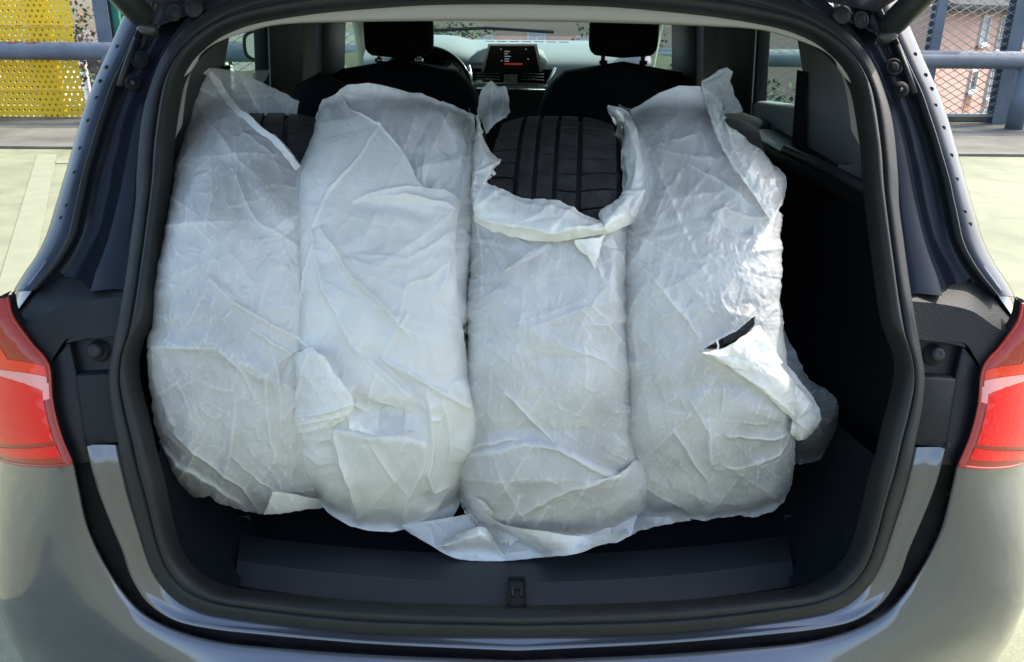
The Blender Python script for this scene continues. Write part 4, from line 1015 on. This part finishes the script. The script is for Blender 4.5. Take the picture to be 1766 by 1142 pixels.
def body_grid(i, top, bottom, nc=230, nr=420):
    """top/bottom : polylines (px,py) giving the upper and lower rim"""
    u = np.linspace(0, 1, nc); T = lin(top, nc); B = lin(bottom, nc)
    l = np.array(BL[i][0], float); r = np.array(BL[i][1], float)
    v = np.linspace(0, 1, nr)[:, None]
    PY = T[:, 1][None]*(1-v)+B[:, 1][None]*v
    a = np.interp(PY, l[:, 0], l[:, 1]); b = np.interp(PY, r[:, 0], r[:, 1])
    # columns start at the traced top points and relax to the even spread
    U = u[None]; X = a*(1-U)+b*U
    topU = np.clip((T[:, 0]-np.interp(T[:, 1], l[:, 0], l[:, 1]))/(np.interp(T[:, 1], r[:, 0], r[:, 1])-np.interp(T[:, 1], l[:, 0], l[:, 1])), 0, 1)
    botU = np.clip((B[:, 0]-np.interp(B[:, 1], l[:, 0], l[:, 1]))/(np.interp(B[:, 1], r[:, 0], r[:, 1])-np.interp(B[:, 1], l[:, 0], l[:, 1])), 0, 1)
    f0 = np.clip(1-v/.35, 0, 1)**1.5; f1 = np.clip((v-.8)/.2, 0, 1)**1.5
    UU = U*(1-f0)*(1-f1)+topU[None]*f0+botU[None]*f1
    X = a*(1-UU)+b*UU; e = abs(UU*2-1)**5
    X = X+e*(3.2*noise2(PY/22, PY*0+i*3.3, 60+i)+1.6*noise2(PY/8, PY*0+i, 61))
    PY = PY+v**8*(.35 if i == 2 else 1)*(5*noise2(X/28, X*0+i, 62)+2*noise2(X/10, X*0+i, 63))
    return X, PY, UU*2-1
def base_crumple(PX, PY, seed, box, fine=1.0):
    h = .0055*noise2(PX/80, PY/110, seed)+.0022*noise2(PX/31, PY/40, seed+1)
    wx = PX+14*noise2(PX/45, PY/45, seed+2); wy = PY+14*noise2(PX/45, PY/45, seed+3)
    h += -.0030*abs(noise2(wx/30, wy/42, seed+4))-.0013*abs(noise2(wx/12, wy/16, seed+5))*fine
    area = (box[2]-box[0])*(box[3]-box[1])
    h += random_creases(PX, PY, seed+7, int(area/4200), box, (30, 120), (4, 13), .38)
    h += random_creases(PX, PY, seed+8, int(area/800*fine), box, (9, 38), (1.8, 4.5), .36)
    # patches of dense fine crinkle
    msk = np.clip(noise2(PX/80, PY/80, seed+9)*2.2+.25, 0, 1)
    h += msk*random_creases(PX, PY, seed+10, int(area/330*fine), box, (5, 16), (1.2, 2.4), .42)
    return h
def sheet(i, A, B, offA, offB, parent, name, m, seed, nc=160, nr=60, S_=(), fine=1., amp=1., bow=0, hole=None, smooth=cr, zoff=0):
    a = smooth(A, nc) if smooth is cr else lin(A, nc); b = smooth(B, nc) if smooth is cr else lin(B, nc); v = np.linspace(0, 1, nr)[:, None]
    PX = a[None, :, 0]*(1-v)+b[None, :, 0]*v; PY = a[None, :, 1]*(1-v)+b[None, :, 1]*v
    off = offA*(1-v)+offB*v+bow*np.sin(v*math.pi)+PX*0
    # ragged rims
    rg = .25 if name == 'bag_tail' else 1; PX = PX+2.0*noise2(PX/12, PY/12, seed+31)*rg; PY = PY+2.5*noise2(PX/15, PY/15, seed+32)*rg
    box = (PX.min(), PY.min(), PX.max(), PY.max())
    h = amp*base_crumple(PX, PY, seed, box, fine)+strokes(PX, PY, S_)
    return film_from(PX, PY, i, parent, name, m, h, off, hole=hole)
bag_lab = ['white plastic bag over the leftmost wheel, its mouth slanting open to the right', 'white plastic bag, second from left, knotted and bunched low on its front',
           'white plastic bag rolled down around the bare tyre tread, third from left', 'white plastic bag over the rightmost wheel with a torn hole on its right side']
bags = [thing('plastic_bag', bag_lab[i], 'plastic bag', tuple(TC[i]-np.array([0, .1, RT+.005])), 'white bags over the wheels') for i in range(4)]

# ---- bag 1
top1 = [(362,120),(378,136),(395,165),(415,188),(434,202),(455,222),(475,235),(490,252),(517,285),(545,310)]
bot1 = [(312,853),(330,858),(361,857),(403,876),(457,887),(500,883),(530,876),(560,872)]
PX, PY, U = body_grid(0, top1, bot1)
h = base_crumple(PX, PY, 11, (250, 110, 560, 890))
h += strokes(PX, PY, [('ridge', [(400,290),(440,380),(520,430)], 7, .004), ('ridge', [(250+110,480),(400,520),(470,560),(545,600)], 8, .006), ('soft', [(260,600),(360,590),(450,640),(520,700)], 16, .006),
    ('ridge', [(282,585),(335,603)], 3, .002), ('ridge', [(380,600),(420,640),(440,690)], 5, .004), ('ridge', [(300,740),(350,790),(420,840),(450,886)], 6, .007), ('ridge', [(430,565),(470,590),(505,612)], 5, .005),
    ('step', [(270,755),(300,790),(360,830),(420,870)], 20, .006), ('ridge', [(460,640),(462,720),(475,800)], 6, .004), ('soft', [(420,230),(450,330),(500,400)], 18, .006), ('ridge', [(395,165),(420,230),(470,270),(500,330)], 7, .003),
    ('step', [(545,845),(480,850),(430,815),(400,790)], 12, .004)])
film_from(PX, PY, 0, bags[0], 'bag_body', 'bag_film', h, 0, U, skirt=True)
rim = [(360,118),(378,136),(395,165),(415,188),(434,202),(455,222),(475,235),(490,252),(519,287)]
sheet(0, rim, [(a-9, b+7) for a, b in rim], .007, .004, bags[0], 'rolled_hem', 'hem_film', 101, 200, 14, amp=.5)
sheet(0, [(362,117),(400,124),(440,138),(480,156),(515,176)], [(380,150),(402,185),(432,200),(470,200),(512,200)], -.02, -.06, bags[0], 'back_rim', 'bag_back', 102, 100, 40)
sheet(0, [(470,850),(500,852),(530,858),(565,862)], [(455,888),(490,886),(520,880),(575,874)], .02, .02, bags[0], 'bottom_fold', 'bag_film_b', 103, 60, 30, amp=.6)
# ---- bag 2
top2 = [(588,170),(586,155),(600,146),(617,145),(635,143),(661,148),(695,156),(728,164),(764,175),(800,190),(819,199)]
bot2 = [(560,868),(574,890),(600,905),(624,913),(678,918),(693,914),(740,905),(770,896),(786,890),(797,870)]
PX, PY, U = body_grid(1, top2, bot2)
h = base_crumple(PX, PY, 21, (500, 140, 830, 920))
S2 = [('ridge', [(744,180),(775,230),(790,290),(785,350)], 8, .004), ('soft', [(700,170),(760,200),(800,260),(806,400),(800,560)], 14, .007), ('ridge', [(800,215),(780,330),(770,420)], 5, .005), ('step', [(812,215),(790,330),(782,420),(788,560)], 10, -.004),
      ('soft', [(660,260),(700,300),(740,330)], 20, -.010), ('ridge', [(700,256),(715,270),(722,300)], 3, .003), ('ridge', [(735,250),(728,300),(733,322)], 3, .003)]
film_from(PX, PY, 1, bags[1], 'bag_body', 'bag_film_b', h+strokes(PX, PY, S2), 0, U, skirt=True)
# front layer with diagonal mouth edge
A = [(556,172),(548,188),(540,222),(530,250),(520,279),(509,312),(503,370),(505,451),(508,525),(520,585),(513,640),(508,700),(511,786),(527,828),(552,867),(574,890),(624,913),(678,918)]
B = [(588,158),(592,168),(606,191),(654,216),(691,256),(709,286),(728,320),(770,328),(792,350),(786,420),(790,520),(806,620),(818,690),(818,760),(800,812),(772,856),(740,892),(695,914)]
Sf = [('seam', [(654,216),(630,252),(605,288),(575,318),(559,343),(548,372),(539,395),(540,420),(527,470),(515,520),(508,560)], 2.2, .0028),
      ('step', [(691,256),(654,216),(606,191),(592,168)], 7, .004), ('ridge', [(605,345),(660,330),(728,322)], 5, .006), ('ridge', [(640,342),(700,338),(765,350),(786,362)], 6, .007), ('soft', [(600,345),(680,352),(750,372)], 14, -.006),
      ('ridge', [(550,392),(580,430),(600,470),(640,508),(675,540),(705,580)], 4, .0075), ('ridge', [(550,392),(600,470),(675,540)], 14, .004), ('ridge', [(706,446),(600,438)], 3, .003), ('ridge', [(706,446),(750,420),(786,392)], 4, .004),
      ('ridge', [(640,452),(706,448)], 3, .003), ('ridge', [(700,418),(705,446)], 3, .002), ('ridge', [(700,490),(740,480),(775,450)], 5, .004), ('ridge', [(786,400),(770,480),(750,520)], 5, .004),
      ('ridge', [(540,420),(560,500),(600,580),(608,600)], 6, .006), ('ridge', [(508,555),(520,585),(560,620),(600,690),(625,715)], 5, .008), ('ridge', [(545,605),(590,660),(622,700)], 6, .006),
      ('ridge', [(608,598),(660,640),(710,688)], 4, .008), ('soft', [(620,600),(680,650),(720,690)], 10, -.006), ('ridge', [(655,618),(700,640),(760,675),(805,700)], 5, .009), ('ridge', [(655,618),(690,560),(705,540)], 4, .004), ('ridge', [(725,580),(690,562),(672,545)], 3, .003),
      ('soft', [(600,690),(640,712),(690,722),(740,716)], 22, -.020), ('soft', [(650,722),(700,726)], 12, -.012), ('ridge', [(728,690),(734,715)], 3, .005), ('ridge', [(735,668),(738,716),(760,724)], 4, .006), ('ridge', [(640,692),(665,700),(690,716),(720,714)], 3, .004),
      ('ridge', [(570,690),(610,698),(640,722)], 4, .006), ('ridge', [(608,702),(625,690),(640,684)], 3, .004), ('ridge', [(624,715),(632,690),(650,640)], 3, .004),
      ('step', [(575,737),(640,748),(690,748),(735,760)], 26, .012), ('ridge', [(576,738),(585,790),(610,850),(622,905)], 6, .009), ('ridge', [(735,762),(725,810),(700,860),(688,912)], 7, .009), ('ridge', [(632,745),(660,800),(700,850)], 3, .003), ('ridge', [(700,745),(680,800)], 3, .003),
      ('ridge', [(742,716),(745,770),(738,815),(748,846),(780,835)], 6, .010), ('ridge', [(760,686),(775,740),(776,800)], 6, .006), ('soft', [(790,650),(812,720),(800,800)], 14, .010), ('soft', [(725,850),(740,880)], 14, -.010),
      ('soft', [(560,760),(580,830),(610,890)], 16, -.008), ('ridge', [(515,770),(550,800),(590,805)], 5, .003)]
a = cr(A, 400); b = cr(B, 400); v = np.linspace(0, 1, 240)[None, :]
PX = a[:, 0:1]*(1-v)+b[:, 0:1]*v; PY = a[:, 1:2]*(1-v)+b[:, 1:2]*v
PX = PX+1.6*noise2(PX/14, PY/14, 77)
h = .75*base_crumple(PX, PY, 31, (500, 150, 830, 920), .7)+strokes(PX, PY, Sf)
off = .010+.016*np.exp(-((PY-790)/110)**2)*np.exp(-((PX-655)/110)**2)+.006*np.exp(-((PY-300)/100)**2)
film_from(PX, PY, 1, bags[1], 'front_layer', 'bag_film_b', h, off)
# side flap with seam, low left
sheet(1, [(535,597),(522,605),(501,616),(483,674),(485,713),(495,751)], [(560,618),(575,640),(596,668),(610,695),(600,720),(572,738)], .030, .032, bags[1], 'side_flap', 'bag_film_b', 104, 150, 110, bow=.012,
      S_=[('seam', [(533,600),(519,650),(505,700),(498,728)], 2.2, .0025), ('ridge', [(500,722),(560,710),(612,694)], 4, .006), ('ridge', [(498,738),(560,722),(600,716)], 3, .004), ('ridge', [(550,740),(575,722)], 3, .004)])
sheet(1, [(600,716),(622,722),(645,735),(668,742),(692,745),(715,742)], [(602,738),(622,742),(645,748),(668,750),(692,750),(716,748)], .012, .030, bags[1], 'knot', 'hem_film', 105, 90, 26, amp=1.6)
# ---- bag 3
top3 = [(812,350),(842,352),(890,362),(964,378),(1034,392),(1084,385)]
bot3 = [(838,895),(860,915),(885,932),(930,938),(975,940),(1022,945),(1058,941),(1080,928)]
PX, PY, U = body_grid(2, top3, bot3)
h = base_crumple(PX, PY, 41, (800, 340, 1105, 950))*(1-.9*np.linspace(0, 1, PX.shape[0])[:, None]**8)
S3 = [('ridge', [(868,676),(895,700),(925,735),(955,762)], 5, .008), ('step', [(1092,812),(1040,790),(965,762),(900,758),(820,772)], 40, -.010), ('ridge', [(820,765),(870,756),(965,764),(1010,785),(1060,805)], 5, .009),
      ('ridge', [(1050,800),(990,815),(940,835),(900,860)], 6, .006), ('ridge', [(945,845),(925,880),(910,915)], 5, .006), ('ridge', [(840,865),(880,890),(920,935)], 6, .006), ('ridge', [(868,885),(885,925)], 4, .006), ('ridge', [(900,830),(880,880),(890,925)], 5, .005),
      ('soft', [(850,500),(900,560),(960,600)], 22, .004), ('ridge', [(1010,410),(1030,460),(1040,490)], 4, .004), ('ridge', [(870,470),(910,440),(950,420)], 5, .005), ('soft', [(1060,430),(1050,500),(1075,560)], 16, .006),
      ('ridge', [(985,600),(1040,620),(1080,650)], 5, .004), ('soft', [(1084,700),(1060,780)], 18, .006), ('ridge', [(1000,560),(1050,560),(1085,600)], 5, .003), ('soft', [(975,905),(1050,915)], 20, .010), ('ridge', [(975,910),(1010,935),(1060,938)], 5, .004)]
off3 = .026*np.clip((PY-745)/60, 0, 1)
film_from(PX, PY, 2, bags[2], 'bag_body', 'bag_film', h+strokes(PX, PY, S3)+off3, 0, U, skirt=True)
# rolled collar below the bare tyre
sheet(2, [(836,312),(845,322),(890,338),(964,356),(1034,378),(1060,372)], [(811,376),(818,386),(872,406),(927,416),(1001,412),(1052,403)], .012, .016, bags[2], 'rolled_hem', 'hem_film', 106, 220, 60, bow=.022, amp=1.2, fine=.5,
      S_=[('ridge', [(815,372),(880,388),(960,398),(1050,385)], 5, .007), ('ridge', [(836,330),(900,352),(980,372),(1040,386)], 6, .004), ('step', [(840,318),(964,356),(1034,378)], 5, .003)])
sheet(2, [(1048,186),(1071,219),(1072,267),(1074,322),(1060,352),(1036,364),(1034,378)], [(1085,196),(1111,241),(1126,286),(1128,319),(1115,355),(1090,384),(1050,404)], .004, .018, bags[2], 'collar_side', 'hem_film', 107, 220, 70, bow=.028, amp=1.2,
      S_=[('ridge', [(1085,200),(1100,280),(1095,330),(1060,372)], 5, .008), ('ridge', [(1072,230),(1085,300),(1076,350)], 5, .005), ('ridge', [(1036,368),(1080,345),(1110,330)], 5, .006), ('ridge', [(1110,260),(1112,320),(1090,365)], 4, .004)])
sheet(2, [(1046,184),(1052,180),(1075,186),(1084,190)], [(1058,208),(1066,216),(1078,206),(1088,200)], .0, .01, bags[2], 'collar_tip', 'bag_film_b', 108, 60, 40, bow=.012)
sheet(2, [(826,168),(832,152),(846,139),(860,150),(872,148),(878,170),(882,192)], [(822,196),(826,205),(832,222),(838,232),(843,228),(848,222),(866,208)], .0, .0, bags[2], 'collar_spike', 'bag_back', 109, 120, 70, bow=.01, smooth=lin, S_=[('ridge', [(850,140),(846,200),(838,230)], 4, .006), ('ridge', [(872,150),(862,200)], 3, .004)])
sheet(2, [(828,196),(832,215),(836,232),(845,250),(856,266),(866,274),(860,290),(848,302),(840,314),(852,330)], [(818,200),(820,220),(816,240),(811,267),(813,285),(815,304),(813,325),(811,345),(810,362),(812,378)], .008, .002, bags[2], 'collar_side', 'bag_film_b', 110, 180, 60, bow=.02, amp=1.2,
      S_=[('ridge', [(824,240),(838,270),(828,300),(820,350)], 4, .007), ('ridge', [(860,276),(830,300),(822,330)], 4, .006)])
sheet(2, [(872,468),(905,445),(945,420)], [(880,462),(905,452),(940,432)], .006, .012, bags[2], 'loose_pleat', 'hem_film', 111, 60, 14, amp=.4)
sheet(2, [(990,414),(1012,412),(1036,410),(1045,405)], [(996,432),(1010,440),(1028,466),(1034,430)], .016, .006, bags[2], 'loose_pleat', 'hem_film', 112, 60, 40, amp=.8, smooth=lin)
# film tail on the floor
sheet(2, [(690,905),(740,898),(790,890),(830,886),(870,905),(930,915),(1000,925),(1060,918),(1092,905)], [(703,916),(745,942),(772,958),(800,966),(870,968),(930,962),(985,957),(1040,940),(1096,919)], .05, .075, bags[2], 'bag_tail', 'bag_film_b', 113, 260, 70, bow=.0, amp=.7,
      S_=[('ridge', [(752,944),(790,925),(832,905)], 5, .006), ('ridge', [(832,908),(860,940),(872,966)], 5, .006), ('ridge', [(740,905),(752,944)], 4, .004), ('ridge', [(870,955),(960,948)], 5, .004), ('ridge', [(800,962),(850,940)], 4, .004)])
sheet(3, [(1083,893),(1130,892),(1187,893)], [(1085,921),(1130,909),(1192,898)], .015, .03, bags[3], 'bottom_fold', 'bag_film_b', 121, 90, 24, amp=.5)
sheet(2, [(752,944),(775,928),(800,915),(832,906),(850,920),(872,955)], [(752,944),(775,957),(800,965),(840,967),(860,967),(872,966)], .085, .085, bags[2], 'bunched_corner', 'hem_film', 114, 110, 60, bow=.022, amp=1.2)
sheet(2, [(815,850),(812,872),(806,884)], [(850,880),(845,905),(830,908)], .03, .04, bags[2], 'bunched_corner', 'bag_film_b', 115, 60, 50, bow=.012, amp=1.6)
# ---- bag 4
top4 = [(1088,190),(1110,175),(1137,160),(1172,148),(1208,149),(1216,170),(1228,200),(1247,250),(1275,300),(1325,350),(1352,372)]
bot4 = [(1092,893),(1120,897),(1187,897),(1253,893),(1300,890),(1330,884),(1350,866)]
TEAR = [[(1211,604),(1235,587),(1268,571),(1303,542),(1302,562),(1276,589),(1249,602)]]
PX, PY, U = body_grid(3, top4, bot4)
h = base_crumple(PX, PY, 51, (1075, 140, 1380, 900), 1.25)
msk = np.clip((PX-1270)/50, 0, 1)*np.clip((PY-360)/60, 0, 1)*np.clip((600-PY)/60, 0, 1)
h += msk*random_creases(PX, PY, 91, 900, (1250, 370, 1360, 600), (6, 22), (1.5, 3.5), .2)
S4 = [('ridge', [(1185,285),(1240,315),(1290,350),(1320,380)], 6, .006), ('ridge', [(1225,370),(1250,360),(1290,375),(1325,380)], 5, .008), ('ridge', [(1222,368),(1250,395),(1290,420)], 5, .006), ('soft', [(1240,385),(1300,395)], 12, -.008),
      ('ridge', [(1110,460),(1150,510),(1190,560),(1215,600)], 5, .005), ('ridge', [(1211,606),(1260,635),(1320,675),(1358,715)], 5, .008), ('soft', [(1260,560),(1300,530)], 8, .006), ('step', [(1303,542),(1268,571),(1235,587),(1211,604)], 8, .005),
      ('ridge', [(1222,720),(1225,780),(1232,815)], 7, .006), ('ridge', [(1160,740),(1200,800),(1225,835)], 5, .006), ('ridge', [(1232,815),(1290,800),(1340,780),(1362,745)], 8, .007), ('ridge', [(1250,750),(1330,755),(1358,742)], 4, .006), ('ridge', [(1245,726),(1320,728)], 4, .003),
      ('step', [(1225,800),(1280,815),(1340,800),(1372,770)], 20, -.008), ('ridge', [(1190,690),(1220,740),(1225,800)], 6, .004), ('soft', [(1245,690),(1300,700),(1350,720)], 22, .010), ('ridge', [(1100,830),(1150,860),(1200,890)], 6, .004), ('soft', [(1150,200),(1130,300),(1120,420)], 20, .004), ('ridge', [(1150,250),(1210,230),(1225,290)], 6, .003), ('ridge', [(1130,380),(1150,330),(1180,290)], 6, .003)]
film_from(PX, PY, 3, bags[3], 'bag_body', 'bag_film', h+strokes(PX, PY, S4), 0, U, skirt=True, hole=TEAR)
sheet(3, [(1210,150),(1216,175),(1226,208),(1240,245),(1253,270),(1270,298),(1287,320),(1310,352),(1330,386)], [(1242,170),(1249,187),(1262,210),(1280,222),(1292,229),(1303,251),(1327,275),(1357,308),(1352,352)], .012, .000, bags[3], 'open_collar', 'bag_film_b', 116, 240, 90, bow=.012, amp=1.2,
      S_=[('seam', [(1216,160),(1226,208),(1253,270),(1287,320),(1325,375)], 3., .0035), ('ridge', [(1250,200),(1262,260),(1300,320)], 4, .004), ('ridge', [(1300,250),(1330,290),(1345,340)], 4, .004)])
sheet(3, [(1208,150),(1211,139),(1225,130),(1240,121),(1254,116),(1263,124),(1260,142),(1268,165),(1284,190)], [(1212,162),(1217,178),(1222,192),(1229,203),(1238,206),(1247,200),(1253,196),(1262,196),(1278,196)], -.004, .006, bags[3], 'collar_spike', 'bag_back', 117, 130, 50, bow=.012, smooth=lin, S_=[('ridge', [(1212,142),(1250,122)], 4, .005)])
sheet(3, [(1211,605),(1249,603),(1276,590),(1302,563),(1312,560)], [(1225,612),(1262,632),(1290,640),(1330,640),(1350,625)], .010, .022, bags[3], 'torn_flap', 'hem_film', 118, 120, 60, bow=.008, amp=.9, smooth=lin)
sheet(3, [(1225,612),(1250,628),(1285,650),(1315,672),(1340,698),(1362,720),(1362,745),(1378,760)], [(1308,566),(1320,585),(1340,610),(1358,628),(1388,664),(1412,712),(1411,732),(1390,757)], .016, .004, bags[3], 'torn_sleeve', 'bag_film_b', 119, 220, 110, bow=.016, amp=1.1,
      S_=[('ridge', [(1310,570),(1345,640),(1395,700)], 6, .006), ('ridge', [(1260,634),(1320,668),(1370,720)], 5, .007), ('soft', [(1330,640),(1390,710)], 14, .006), ('ridge', [(1385,690),(1375,720),(1395,745)], 6, .006)])
MB().tube([tuple(surf(3, np.array(1235.), np.array(586.), .004)), tuple(surf(3, np.array(1239.), np.array(596.), .007)), tuple(surf(3, np.array(1237.), np.array(606.), .008))], [.0022, .0012, .0022], 6).build('film_strand', 'hem_film', bags[3], True)
sheet(3, [(1350,560),(1372,610),(1392,650),(1420,668),(1443,690),(1447,720),(1447,770),(1430,784)], [(1345,620),(1352,660),(1360,700),(1366,740),(1366,760),(1368,785),(1372,800),(1400,797)], -.07, -.05, bags[3], 'clear_tail', 'bag_tail', 120, 160, 80, bow=.015, amp=1.5)
